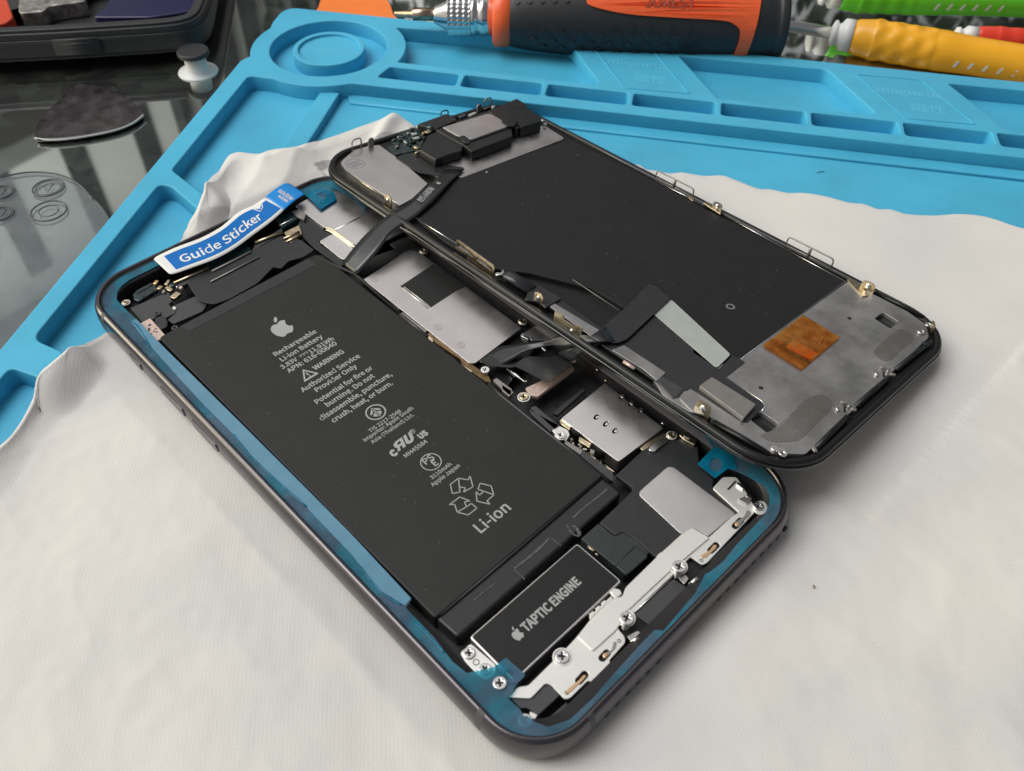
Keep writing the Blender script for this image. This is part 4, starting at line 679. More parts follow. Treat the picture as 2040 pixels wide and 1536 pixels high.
def linepoly(a, b, w):
    a = np.array(a, float); b = np.array(b, float); d = (b-a)/np.linalg.norm(b-a); n = np.array([-d[1], d[0]])*w/2
    return [tuple(a+n), tuple(b+n), tuple(b-n), tuple(a-n)]
# DC symbol
(q0, q1) = PH.px(X('d6', (328, 308), (385, 276)), zt); y = q0[1]+0.2
ink([linepoly((q0[0], y+.35), (q1[0], y+.35), .16)]); 
for k in range(3): ink([linepoly((q0[0]+k*(q1[0]-q0[0])/2.6, y-.1), (q0[0]+(k+.55)*(q1[0]-q0[0])/2.6, y-.1), .16)])
# warning triangle
tr = PH.px(X('d6', (345, 382), (440, 410), (350, 466)), zt); tr = [np.array(p) for p in tr]; g = sum(tr)/3
tri_c = (g[0], g[1]); tw = 1.75
T1 = [(tri_c[0], tri_c[1]+tw*1.15), (tri_c[0]+tw*1.1, tri_c[1]-tw*.8), (tri_c[0]-tw*1.1, tri_c[1]-tw*.8)]
T2 = [(tri_c[0]+(x-tri_c[0])*.66, tri_c[1]+(y-tri_c[1])*.66) for x, y in T1]
ink([rnd(T1, .3), rnd(T2, .15)]); ink([linepoly((tri_c[0], tri_c[1]+.65), (tri_c[0], tri_c[1]-.3), .3)]); ink([circ((tri_c[0], tri_c[1]-.7), .17, 10)])
# round certification mark
c = PH.px(X('d6', (830, 671)), zt)[0]; R_ = 2.15
ink([circ(c, R_, 36), circ(c, R_-.3, 36)]); ink([linepoly((c[0], c[1]-1.5), (c[0], c[1]+1.5), .2)])
for s in (-1, 1):
    ink([[(c[0]+s*.3, c[1]+1.2), (c[0]+s*1.35, c[1]+.1), (c[0]+s*1.0, c[1]-.1), (c[0]+s*.3, c[1]+.5)]])
    ink([[(c[0]+s*.3, c[1]+.1), (c[0]+s*1.1, c[1]-.6), (c[0]+s*.3, c[1]-1.3)]])
# recognised-component mark, the mirrored R with a U, both slanted
rb = PH.px(X('d6', (925, 905), (1125, 850), (1000, 935)), zt)
c = np.array(PH.px(X('d6', (1018, 868)), zt)[0])
RU = [[(-2.5, -1.5), (-1.7, -1.5), (-1.5, -.5), (-.9, -.45), (-1.0, -1.5), (-.2, -1.5), (.15, 1.55), (-1.6, 1.55), (-2.5, 1.1), (-2.55, .2), (-2.1, -.4)],
      [(.2, -.9), (.8, -1.5), (1.9, -1.5), (2.4, -.9), (2.75, 1.55), (1.9, 1.55), (1.62, -.6), (1.2, -.75), (1.05, -.5), (1.3, 1.55), (.5, 1.55)]]
hole_ = [(-.75, .15), (-.6, .95), (-1.3, .95), (-1.65, .6), (-1.6, .2)]
f = lambda P: [(c[0]+x*.9+y*.18, c[1]+y*.78) for x, y in P]
ink([f(RU[0]), f(hole_)]); ink([f(RU[1])])
cc = PH.px(X('d6', (1073, 800)), zt)[0]; ink([circ(cc, .58, 20), circ(cc, .45, 20)]); text(PH, 'R', (cc[0]-.22, cc[1]-.25), (cc[0]+.25, cc[1]-.25), zt, 'ink', bat, .01)
# PSE mark
c = PH.px(X('d6', (1197, 1002)), zt)[0]; ink([circ(c, 2.12, 36), circ(c, 1.92, 36)])
text(PH, 'PS', (c[0]-1.15, c[1]+.1), (c[0]+1.15, c[1]+.1), zt, 'ink', bat, .015); text(PH, 'E', (c[0]-.1, c[1]-1.45), (c[0]+.85, c[1]-1.45), zt, 'ink', bat, .015)
# recycling loop drawn in outline: three folded arrows
c = PH.px(X('d6', (1456, 1222)), zt)[0]; w = .2
for k in range(3):
    a = math.radians(120*k); T = lambda p: (c[0]+p[0]*math.cos(a)-p[1]*math.sin(a), c[1]+p[0]*math.sin(a)+p[1]*math.cos(a))
    A = [(-1.55, 1.9), (-.75, 3.35), (.75, 3.35), (1.5, 2.15), (2.15, 2.5), (1.2, .75), (-.35, 1.0), (.35, 1.35), (-.15, 2.1), (-.62, 1.35)]
    A = [(x*1.42, y*1.32) for x, y in A]
    for i in range(len(A)): ink([linepoly(T(A[i]), T(A[(i+1) % len(A)]), w)], name='recycling_mark')
    ink([linepoly(T(A[2]), T(A[8]), w)], name='recycling_mark')
ms = []
for _ in range(60):
    p = (random.uniform(-30, 11), random.uniform(-43, 46)); ms.append(plate_mesh('d', [circ(p, random.uniform(.03, .085), 6, random.uniform(.03, .07))], -1.5, -1.45, 0, PH))
tag(link('dust_specks', join('dust', ms), M['dust'], bat, PH), None, None, None, 'stuff')

# ---- haptic motor
te = [(-29.2, -51.0), (-2.5, -51.0), (-2.5, -61.9), (-29.2, -61.9)]
mot = plate('haptic_motor', PH, rnd(te, .7), -5.6, -1.75, 'steel', 0.2)
tag(mot, 'steel-cased vibration motor with a black label')
plate('motor_label', PH, rnd([(-28.85, -51.3), (-2.85, -51.3), (-2.85, -61.5), (-28.85, -61.5)], .5), -1.76, -1.68, 'label_black', 0.02, mot)
p0, p1 = PH.px(X('e2', (806, 938), (1272, 512)), -1.67); p1 = (p1[0], p0[1]); text(PH, 'TAPTIC ENGINE', p0, p1, -1.665, 'ink', mot, 0.03, hscale=1.18)
c = PH.px(X('e2', (728, 955)), -1.67)[0]; ink(apple(c, 1.95), mot, 'fruit_logo', -1.665)
# bracket at the motor's foot
mb = pxplate('motor_bracket', PH, X('e2', (240, 1110), (330, 1030), (550, 1215), (540, 1290), (470, 1345), (400, 1310), (290, 1190)), -2.4, -1.75, 'bracket', .1, .5)
for p in ((318, 1112), (455, 1250)): screw(PH, PH.px(X('e2', p), -1.5)[0], 1.05, -1.75, rot=random.random())
link('rivet', plate_mesh('r', [circ(PH.px(X('e2', (378, 1190)), -1.7)[0], .55, 16), circ(PH.px(X('e2', (378, 1190)), -1.7)[0], .42, 16)], -1.76, -1.68, 0.02, PH), M['greyplastic'], mb, PH)
pxplate('contact_foot', PH, X('e2', (30, 990), (140, 1060), (240, 1150), (300, 1270), (230, 1200), (100, 1100)), -3.0, -2.3, 'brass', .1, .3)
screw(PH, PH.px(X('e2', (580, 1365)), -.6)[0], 1.15, -.95, rot=.9, shank=1.5)
screw(PH, PH.px(X('e3', (178, 1286)), -1.1)[0], 1.15, -1.5, rot=.2)
pxplate('corner_clip', PH, X('e3', (215, 1215), (275, 1245), (235, 1300), (205, 1280)), -2.0, -1.5, 'bracket', .1, .2)
# white comb and block beside the motor
pxplate('connector_latch', PH, X('e2', (1515, 590), (1545, 558), (1600, 570), (1620, 605), (1575, 645), (1540, 635)), -2.4, -1.5, 'bracket', .15, .3)
comb = X('e2', (1340, 800), (1525, 628), (1535, 650), (1345, 828))
pxplate('terminal_comb', PH, comb, -2.4, -1.75, 'bracket', .08, .1)
for t in (.12, .4, .66): 
    a = X1('e2', 1340+185*t, 797-172*t); q = PH.px([a], -1.7)[0]; box('terminal_tooth', PH, q, (.9, .5, .6), 0, -2.3, 'bracket', .05)
# black blocks between motor and speaker
pxplate('loudspeaker_body', PH, X('e2', (1268, 140), (1420, 8), (1550, 118), (1600, 84), (1652, 84), (1735, 130), (1860, 250), (1640, 446), (1560, 372)), -4.5, -2.2, 'tape2', .12, .3)
pxplate('plug_cover', PH, X('e2', (1560, 368), (1728, 200), (1842, 290), (1655, 452)), -2.4, -1.8, 'tape2', .15, .4)
tube('plug_seam', PH, [PH.p3(X1('e2', 1560, 372), -1.8), PH.p3(X1('e2', 1728, 205), -1.8)], .09, 'dark')
for q, w, l in (((1352, 222), .35, 1.5), ((1402, 272), .3, .5)):
    a = PH.px([X1('e2', *q)], -2.0)[0]; box('bright_pad', PH, a, (w, l, .3), 0.0, -2.3, 'brass', .05)
# grey pressed plate behind (loudspeaker foil) with the big rounded metal window
foil = pxplate('speaker_foil', PH, X('e1', (240, 802), (470, 585), (530, 520), (530, 490), (385, 385), (620, 165), (760, 100), (980, 60), (1110, 130), (1120, 270), (1250, 420), (1240, 500), (1480, 715), (970, 905), (745, 1112), (540, 935), (440, 882), (385, 918)),
                -3.0, -1.95, 'tape', .12, .4)
pxplate('foil_window', PH, X('e1', (575, 545), (865, 290), (1440, 722), (1200, 925), (1075, 850), (965, 905)), -1.96, -1.8, 'steel', .05, [1.2, 1.6, .3, .3, .6, .3], foil)
# silver loudspeaker bracket
BR = X('e1', (1240, 500), (1330, 400), (1450, 400), (1500, 470), (1610, 660), (1612, 712), (1190, 1160), (1150, 1178), (1045, 1105), (1000, 1150), (890, 1265), (640, 1500)) + \
    X('e3', (1000, 470), (930, 470), (880, 520), (890, 590), (940, 645), (945, 690), (820, 830), (835, 862), (830, 905), (750, 988), (700, 1000), (660, 980), (520, 1118), (480, 1125), (370, 1010), (330, 1005), (220, 1120), (50, 1110), (120, 1030), (200, 1020), (490, 735), (570, 650), (680, 510), (850, 350), (920, 340), (945, 270), (1220, 0)) + \
    X('e1', (740, 1110), (960, 910), (1060, 845), (1205, 935), (1425, 735), (1475, 715))
z_b = -1.6
slots = []
for a, b in ((X1('e1', 1440, 835), X1('e1', 1492, 782)), (X1('e1', 1225, 1050), X1('e1', 1275, 1000)), (X1('e3', 768, 810), X1('e3', 805, 770)), (X1('e3', 590, 985), X1('e3', 635, 935))):
    (p, q) = PH.px([a, b], z_b); ang = math.atan2(q[1]-p[1], q[0]-p[0]); r_ = .62
    slots.append((p, q, ang, [(p[0]+r_*math.cos(ang+math.pi/2+k*math.pi/8), p[1]+r_*math.sin(ang+math.pi/2+k*math.pi/8)) for k in range(9)]+[(q[0]+r_*math.cos(ang-math.pi/2+k*math.pi/8), q[1]+r_*math.sin(ang-math.pi/2+k*math.pi/8)) for k in range(9)]))
brk = link('speaker_bracket', plate_mesh('speaker_bracket', [rnd(PH.px(BR, z_b), .45)]+[s[3] for s in slots], -2.0, z_b, .08, PH), M['bracket'], ph, PH)
tag(brk, 'satin silver bracket with spring contacts along the bottom edge')
pad = X('full', (1150, 1268), (1181, 1297), (1226.6, 1256), (1234, 1246), (1243, 1222), (1260, 1208), (1284, 1185), (1340, 1133), (1365, 1112), (1414, 1071), (1379, 1051), (1356, 1066), (1308, 1111), (1246, 1172), (1239, 1190), (1221, 1193))
pxplate('raised_step', PH, pad, z_b-.02, z_b+.28, 'bracket', .1, .35, brk)
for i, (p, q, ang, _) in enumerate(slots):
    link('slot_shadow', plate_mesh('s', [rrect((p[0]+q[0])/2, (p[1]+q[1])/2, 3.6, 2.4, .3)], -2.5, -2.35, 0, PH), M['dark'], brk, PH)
tong = ((X('e1', (1440, 835), (1455, 790), (1520, 745), (1545, 690), (1580, 705), (1565, 745), (1510, 790), (1475, 840)), 0), (X('e1', (1215, 1045), (1250, 995), (1280, 1000), (1270, 1030), (1185, 1110), (1140, 1120), (1140, 1090)), 1),
        (X('e3', (775, 815), (780, 775), (840, 745), (855, 680), (880, 690), (870, 735), (815, 790)), 0), (X('e3', (590, 975), (625, 935), (648, 945), (610, 990), (525, 1070), (480, 1090), (500, 1050)), 1))
for pts, g in tong: pxplate('spring_contact', PH, pts, z_b-.25, z_b+.1, 'gold' if g else 'chip', .06, .25, brk)
for a in (X1('e1', 1455, 815), X1('e3', 788, 790)): 
    q = PH.px([a], z_b)[0]; link('contact_tip', plate_mesh('c', [circ(q, .5, 14, .38, .6)], z_b-.3, z_b+.12, .1, PH), M['gold'], brk, PH)
for a in (X1('e1', 1140, 1138), X1('e3', 497, 1075), X1('e3', 897, 680)):
    q = PH.px([a], z_b)[0]; link('weld_mark', plate_mesh('w', [circ(q, .35, 12), circ(q, .2, 8)], z_b-.01, z_b+.03, 0, PH), M['greyplastic'], brk, PH)
# hinge-like clip at the bracket's right end
pxplate('clip_plate', PH, X('e1', (1590, 645), (1620, 615), (1690, 610), (1728, 650), (1722, 700), (1680, 738), (1620, 720)), -1.5, -1.2, 'bracket', .08, .6)
screw(PH, PH.px(X('e1', (1645, 655)), -.9)[0], 1.0, -1.2, rot=.1)
pxplate('clip_plate', PH, X('e1', (1465, 600), (1545, 555), (1590, 590), (1545, 638)), -1.55, -1.1, 'steel', .08, .2)
pxplate('slot_cut', PH, X('e1', (1365, 510), (1440, 430), (1455, 440), (1385, 515)), z_b-.01, z_b+.03, 'dark', 0, .05, brk)
pxplate('clip_tongue', PH, X('e1', (1450, 462), (1465, 440), (1525, 490), (1510, 510)), z_b, z_b+.5, 'screw', .06, .1, brk)
pxplate('clip_dot', PH, X('e1', (1530, 565), (1545, 552), (1572, 562), (1560, 582)), -1.1, -.95, 'screw', .05, .3)
# proud screws standing half out of their holes
for cen, rr, zz in ((X('e1', (945, 1200)), 1.25, .1), (X('e3', (955, 512)), 1.25, .15)):
    c = PH.px(cen, zz)[0]; screw(PH, c, 1.25, zz, rot=.3, shank=2.6, h=.5)
    c2 = PH.px(cen, z_b)[0]
    link('screw_seat', plate_mesh('s', [circ((c2[0], c2[1]+.25), 1.75, 24), circ((c2[0], c2[1]+.25), 1.35, 24)], z_b, z_b+.2, .08, PH), M['bracket'], brk, PH)
c = PH.px(X('e2', (1110, 1140)), z_b+.3)[0]; screw(PH, c, 1.25, z_b, collar=1.62, rot=.8, h=.4)
# pockets and springs beside them
for pts in (X('e3', (1000, 470), (1030, 480), (1140, 560), (1135, 600), (1060, 670), (985, 690), (940, 645), (890, 590), (960, 560)), X('e1', (1000, 1150), (1045, 1105), (1150, 1180), (1190, 1170), (1170, 1240), (1150, 1290), (1060, 1340), (1010, 1270))):
    pxplate('screw_pocket', PH, pts, -3.2, -2.6, 'dark', .05, .3)
for a, b in ((X1('e3', 985, 690), X1('e3', 1062, 655)), (X1('e1', 1035, 1355), X1('e1', 1135, 1280))):
    P3 = [PH.p3(a, -1.9), PH.p3(((a[0]+b[0])/2, (a[1]+b[1])/2-2), -1.3), PH.p3(b, -1.9)]
    tube('spring_finger', PH, smooth(P3, 5, False), .4, 'screw', rz=.18)
pxplate('spring_base', PH, X('e3', (960, 640), (1040, 600), (1070, 625), (990, 690)), -2.5, -2.1, 'steel', .05, .2)
pxplate('spring_base', PH, X('e1', (940, 1290), (1000, 1260), (1030, 1300), (990, 1350)), -2.5, -2.0, 'steel', .05, .2)
# charcoal body of the port / microphone module
pxplate('port_module', PH, X('e3', (1010, 475), (1310, 200), (1460, 300), (1235, 595), (1140, 600), (1142, 565)), -3.4, -1.9, 'greyplastic', .12, .4)
tube('module_lip', PH, [PH.p3(X1('e3', 1005, 468), -1.75), PH.p3(X1('e3', 1305, 190), -1.75)], .12, 'screw')
pxplate('port_module', PH, X('e3', (880, 800), (1000, 680), (1050, 700), (890, 850)), -3.4, -2.1, 'greyplastic', .1, .2)
pxplate('port_module', PH, X('e1', (1195, 1155), (1640, 740), (1690, 745), (1450, 995), (1330, 1120)), -3.4, -2.0, 'greyplastic', .12, .3)
pxplate('microphone_body', PH, X('e3', (50, 1112), (220, 1122), (335, 1008), (368, 1012), (445, 1092), (265, 1258), (235, 1215), (190, 1190), (140, 1195), (120, 1165)), -3.2, -2.0, 'greyplastic', .12, .3)
pxplate('microphone_body', PH, X('e3', (330, 1290), (500, 1140), (510, 1210), (390, 1320)), -3.8, -2.9, 'greyplastic', .12, .3)
tube('copper_coil', PH, [PH.p3(X1('e3', 530, 1172), -1.9), PH.p3(X1('e3', 660, 1085), -1.9)], .32, 'copper')
link('coil_end', plate_mesh('c', [rrect(*PH.px(X('e3', (690, 1078)), -1.5)[0], .8, .7, .2)], -2.0, -1.5, .1, PH), M['whiteplastic'], ph, PH)
link('coil_end', plate_mesh('c', [rrect(*PH.px(X('e3', (540, 1168)), -1.5)[0], .7, .5, .2)], -2.0, -1.55, .1, PH), M['brass'], ph, PH)
for k in range(3): tube('wire', PH, [PH.p3(X1('e3', 510+6*k, 1235-4*k), -2.0), PH.p3(X1('e3', 610+8*k, 1150-2*k), -2.0)], .07, 'chip')
pxplate('tan_contact_block', PH, X('e1', (1180, 1215), (1285, 1120), (1320, 1140), (1200, 1250)), -2.6, -1.7, 'brass', .12, .2)
for k in range(2): tube('contact_groove', PH, [PH.p3(X1('e1', 1192+14*k, 1232+6*k), -1.68), PH.p3(X1('e1', 1295+14*k, 1130+6*k), -1.68)], .07, 'pcb')

# ---- card reader
cr_poly = PH.px(X('d5', (600, 785), (1045, 425), (1640, 880), (1185, 1222)), -1.4)
sl = []
for p in ((962, 768), (1057, 838), (1150, 908), (1215, 562), (1310, 632), (1405, 700)):
    c = PH.px(X('d5', p), -1.4)[0]; sl.append((c, circ(c, .82, 18, .5, 0.15)))
rd = link('card_reader', plate_mesh('card_reader', [rnd(cr_poly, .4)]+[s[1] for s in sl], -1.6, -1.4, .05, PH), M['steel'], ph, PH)
tag(rd, 'steel card reader can with two rows of three oval holes')
cw = [np.array(p) for p in cr_poly]
ctr = sum(cw)/4; ins = [tuple(ctr+(p-ctr)*.955) for p in cw]
plate('reader_wall', PH, [rnd([tuple(p) for p in cw], .4), rnd([tuple(ctr+(p-ctr)*.97) for p in cw], .3)], -4.6, -1.58, 'steel', 0, rd)
plate('reader_inside', PH, [rnd(ins, .3)], -3.4, -2.9, 'dark', 0, rd)
for (c, _) in sl: link('reader_contact', plate_mesh('c', [circ((c[0]+.28, c[1]-.02), .42, 14, .34)], -2.2, -1.62, .05, PH), M['screw'], rd, PH)
# notches, dark blocks and gold parts along the reader's near edge
for a, b, m_, z0, z1 in (((705, 885), (790, 945), 'dark', -4.4, -1.5), ((960, 1075), (1040, 1125), 'dark', -4.4, -1.5)):
    (p, q) = PH.px(X('d5', a, b), -1.7); p = np.array(p); q = np.array(q)
    box('wall_notch', PH, tuple((p+q)/2+np.array([-.12, 0])), (.35, abs(q-p).max(), z1-z0), 0, z0, m_, .03, rd)
for pts, m_, z1 in ((X('d5', (585, 800), (615, 780), (700, 850), (690, 900), (600, 840)), 'brass', -1.7), (X('d5', (785, 965), (905, 1040), (890, 1080), (780, 1010)), 'brass', -2.0),
                    (X('d5', (900, 1090), (945, 1110), (935, 1145), (895, 1130)), 'chip', -2.2), (X('d5', (1050, 1250), (1135, 1310), (1145, 1330), (1060, 1285)), 'brass', -2.8),
                    (X('d5', (640, 1000), (820, 1105), (800, 1150), (640, 1040)), 'chip', -2.2), (X('d5', (505, 900), (585, 860), (670, 900), (690, 950), (650, 1010), (560, 960)), 'bracket', -1.9),
                    (X('d5', (280, 690), (460, 790), (580, 850), (500, 920), (300, 740)), 'greyplastic', -1.9), (X('d5', (820, 1100), (1130, 1330), (1130, 1420), (1090, 1400), (800, 1160)), 'greyplastic', -2.2),
                    (X('d5', (0, 440), (120, 515), (75, 560), (0, 500)), 'chip', -1.8)):
    pxplate('board_component', PH, pts, z1-1.2, z1, m_, .08, .15)
for _ in range(46):                                                             # tiny parts crowding the board edge
    t = random.random(); p = X1('d5', 640+420*t+random.uniform(-12, 25), 960+330*t+random.uniform(-30, 30)); q = PH.px([p], -2.5)[0]
    box('solder_part', PH, q, (random.uniform(.25, .6), random.uniform(.25, .5), random.uniform(.2, .5)), random.choice((0, 1.57)), -2.9, random.choice(('brass', 'screw', 'dark', 'pcb', 'chip')), .03)
for p, r_, hd, col in (((222, 560), 1.0, 'brass', 1.35), ((595, 950), .95, 'bracket', 1.2), ((1725, 950), .85, 'brass', 1.1), ((215, -0), 0, '', 0)):
    if r_: screw(PH, PH.px(X('d5', p), -1.5)[0], r_, -1.75, head=hd, collar=col, rot=random.random())
screw(PH, PH.px(X('d4', (272, 800)), -1.2)[0], .95, -1.5, head='whiteplastic', shank=1.0, collar=0)
for p in (((730, 195), 'd3'), ((1740, 910), 'd3')): screw(PH, PH.px(X(p[1], p[0]), -1.6)[0], .85, -2.0, head='brass', collar=1.05, rot=random.random())
for p in (((1215, 555), 'd2'), ((1120, 615), 'd2'), ((1730, 890), 'd2')): screw(PH, PH.px(X(p[1], p[0]), -1.6)[0], .7, -2.6, head='chip', rot=random.random())
pxplate('hook_lever', PH, X('d5', (1490, 1105), (1500, 1070), (1600, 1000), (1680, 980), (1695, 1010), (1620, 1060), (1545, 1125)), -1.9, -1.4, 'screw', .1, .5)
pxplate('hook_base', PH, X('d5', (1400, 1080), (1480, 1020), (1600, 950), (1650, 930), (1680, 970), (1560, 1040), (1430, 1110)), -2.4, -1.9, 'brass', .08, .2)
pxplate('spring_block', PH, X('d5', (1800, 950), (1880, 910), (1990, 990), (1960, 1055), (1850, 1000)), -2.2, -1.2, 'brass', .12, .3)
pxplate('spring_tip', PH, X('d5', (1850, 940), (1920, 960), (1910, 985), (1845, 965)), -1.2, -.8, 'screw', .08, .2)
for p, m_ in (((740, 190), 'pinkflex'), ((700, 225), 'pinkflex'), ((830, 110), 'screw'), ((980, 225), 'chip'), ((975, 275), 'screw'), ((1065, 385), 'brass'), ((1640, 820), 'screw')):
    q = PH.px([X1('d5', *p)], -1.5)[0]; box('small_contact', PH, q, (1.1, .55, .6), random.uniform(-.3, .3)+.5, -2.0, m_, .12)

# ---- logic board area
pxplate('board', PH, X('d3', (120, 500), (560, 150), (420, 60), (700, 0), (2000, 1000), (1500, 1700), (1250, 1480)), -4.2, -3.2, 'board', .1, .3)
for pts, m_, z1 in ((X('d3', (500, 835), (520, 825), (765, 1015), (745, 1040)), 'chip', -1.9), (X('d3', (765, 1045), (800, 1035), (850, 1085), (1190, 1330), (1400, 1480), (1420, 1540), (1370, 1530), (1210, 1420), (1130, 1380), (1110, 1300), (850, 1130), (770, 1090)), 'pcb', -2.0),
                    (X('d3', (360, 705), (490, 795), (480, 815), (370, 740)), 'greyplastic', -1.9), (X('d3', (1140, 1370), (1230, 1420), (1215, 1440), (1150, 1405)), 'brass', -1.8), (X('d3', (770, 1050), (830, 1095), (830, 1130), (775, 1090)), 'brass', -1.8),
                    (X('d4', (335, 885), (365, 868), (490, 960), (480, 1010), (455, 1000)), 'chip', -1.8), (X('d4', (600, 950), (860, 830), (975, 775), (1000, 790), (700, 1020), (640, 1010)), 'pinkflex', -2.3),
                    (X('d4', (440, 785), (455, 783), (600, 890), (590, 900)), 'screw', -1.8), (X('d4', (595, 885), (650, 850), (655, 858), (605, 900)), 'screw', -1.8),
                    (X('d4', (640, 1110), (680, 1095), (880, 1260), (840, 1290)), 'greyplastic', -1.9), (X('d4', (820, 1150), (1060, 955), (1090, 965), (860, 1170)), 'tape', -3.0),
                    (X('d4', (570, 510), (690, 440), (850, 500), (830, 560), (650, 560)), 'steel', -2.2), (X('d4', (560, 505), (640, 545), (620, 555), (560, 525)), 'screw', -1.6), (X('d4', (695, 590), (720, 585), (775, 635), (760, 650)), 'screw', -1.6)):
    pxplate('board_part', PH, pts, z1-.9, z1, m_, .06, .15)
sh = pxplate('shield_can', PH, X('d3', (120, 495), (585, 185), (690, 215), (1730, 985), (1255, 1345), (1195, 1340)), -2.1, -1.5, 'shield', .06, [.3, 1.5, .5, .3, .5, .3])
tag(sh, 'pinkish steel shield plate over the board')
for p in ((232, 490), (880, 980), (1115, 1162)):
    c = PH.px(X('d3', p), -1.5)[0]
    link('embossed_ring', plate_mesh('r', [circ(c, .92, 22), circ(c, .8, 22)], -1.52, -1.47, .02, PH), M['chip'], sh, PH)
    link('embossed_ring', plate_mesh('r', [circ(c, .42, 14), circ(c, .3, 12)], -1.52, -1.47, .02, PH), M['chip'], sh, PH)
pt = pxplate('graphite_patch', PH, X('d3', (497, 562), (835, 335), (1180, 560), (1060, 612), (810, 775)), -1.5, -1.45, 'label_black', .01, .1, sh)
tube('patch_lip', PH, [PH.p3(X1('d3', 522, 578), -1.42), PH.p3(X1('d3', 775, 782), -1.42)], .17, 'bracket', sh, rz=.1)
tube('patch_lip', PH, [PH.p3(X1('d3', 535, 566), -1.38), PH.p3(X1('d3', 800, 768), -1.38)], .1, 'bracket', sh, rz=.08)
tube('cell_edge_rail', PH, [PH.p3(X1('d2', 250, 770), -1.6), PH.p3(X1('d3', 40, 440), -1.6), PH.p3(X1('d3', 500, 850), -1.6)], .42, 'dark')
tube('cell_edge_rail', PH, [PH.p3(X1('d3', 500, 850), -1.6), PH.p3(X1('d3', 770, 1070), -1.6)], .42, 'greyplastic')
tube('cell_edge_rail', PH, [PH.p3(X1('d4', 300, 915), -1.7), PH.p3(X1('d5', 0, 560), -1.7), PH.p3(X1('d5', 560, 1010), -1.7), PH.p3(X1('d5', 1090, 1420), -1.7)], .35, 'lip')

# ---- camera side, upper right of the body
cp = pxplate('camera_cover', PH, X('d2', (42, 252), (200, 165), (400, 62), (520, 70), (1150, 420), (1180, 500), (730, 720), (650, 668), (455, 540), (330, 470), (160, 345)), -2.1, -1.5, 'steel', .06, .4)
tag(cp, 'flat steel cover plate near the top edge')
tube('pressed_fold', PH, [PH.p3(X1('d2', 440, 500), -1.47), PH.p3(X1('d2', 700, 370), -1.47)], .22, 'steel', cp, rz=.07)
tube('cover_lip', PH, smooth([PH.p3(X1('d2', 335, 470), -1.4), PH.p3(X1('d2', 405, 490), -1.4), PH.p3(X1('d2', 460, 525), -1.4), PH.p3(X1('d2', 655, 665), -1.4)], 4, False), .2, 'brass', cp)  # brass tone paints the golden light on the steel plate's lip
tube('cover_lip', PH, smooth([PH.p3(X1('d2', 350, 500), -1.9), PH.p3(X1('d2', 430, 540), -1.9), PH.p3(X1('d2', 635, 690), -1.9)], 4, False), .2, 'brass', cp)  # lower edge of the lip, same golden light as brass colour
pxplate('camera_cover', PH, X('d2', (285, 615), (405, 548), (450, 545), (700, 690), (540, 800), (500, 785)), -2.3, -1.8, 'steel', .06, [.6, .3, .2, .2, .3, .5])
pxplate('camera_tape', PH, X('d2', (75, 425), (150, 345), (335, 470), (325, 500), (420, 552), (285, 612), (300, 650), (520, 800), (540, 850), (500, 870), (230, 680), (110, 560), (70, 480)), -2.6, -2.0, 'tape', .08, .3)
pxplate('side_part', PH, X('d2', (700, 850), (860, 760), (1060, 690), (1000, 640), (1180, 560), (1320, 700), (1100, 760), (860, 900), (740, 970), (680, 940)), -3.0, -2.2, 'tape', .1, .3)

# ---- front camera / sensor row under the sticker
pxplate('sensor_tape', PH, [(372, 562), (380, 575), (395, 597), (408, 603), (427, 606), (458, 595), (513, 564), (545, 531), (560, 535), (575, 520), (604, 512), (626, 498), (600, 478), (560, 470), (500, 500), (440, 530), (390, 548)], -1.5, -1.32, 'tape', .06, .6)
rail = [(345, 560), (400, 530), (455, 504)]
for a, b, r_, m_ in ((X1('d1', 640, 860), X1('d1', 900, 745), .38, 'brass'), (X1('d1', 930, 770), X1('d1', 1230, 620), .3, 'chip'), (X1('d1', 1260, 550), X1('d1', 1470, 470), .42, 'brass'), (X1('d1', 1500, 545), X1('d1', 1610, 490), .35, 'brass'),
                     (X1('d1', 1480, 520), X1('d1', 1600, 465), .3, 'brass'), (X1('d1', 920, 850), X1('d1', 1290, 660), .22, 'chip')):
    tube('metal_rail', PH, [PH.p3(a, -1.1), PH.p3(b, -1.1)], r_, m_, rz=r_*.8)
bt0 = PH.p3(X1('d1', 1450, 420), -1.0); bt1 = PH.p3(X1('d1', 1580, 355), -1.0)
pxplate('sensor_block', PH, X('d1', (1420, 370), (1540, 305), (1585, 365), (1465, 440)), -3.0, -1.0, 'lens', .25, .3)
tube('block_edge', PH, [bt0, bt1], .22, 'screw')
pxplate('sensor_block', PH, X('d1', (1480, 470), (1600, 410), (1620, 480), (1530, 560)), -3.0, -1.3, 'brass', .2, .3)
pxplate('small_bracket', PH, X('d1', (1540, 310), (1590, 290), (1650, 330), (1635, 375), (1580, 350)), -2.0, -1.0, 'chip', .12, .3)
pxplate('tinted_cover', PH, X('d1', (878, 700), (1205, 560), (1225, 600), (1215, 620), (945, 752), (900, 735)), -2.0, -1.2, 'lens', .1, .25)
pxplate('sensor_frame', PH, X('d1', (640, 850), (900, 730), (940, 780), (1220, 640), (1260, 560), (1460, 440), (1480, 480), (1290, 580), (1300, 640), (900, 850), (880, 800), (680, 890)), -2.6, -1.45, 'greyplastic', .1, .2)
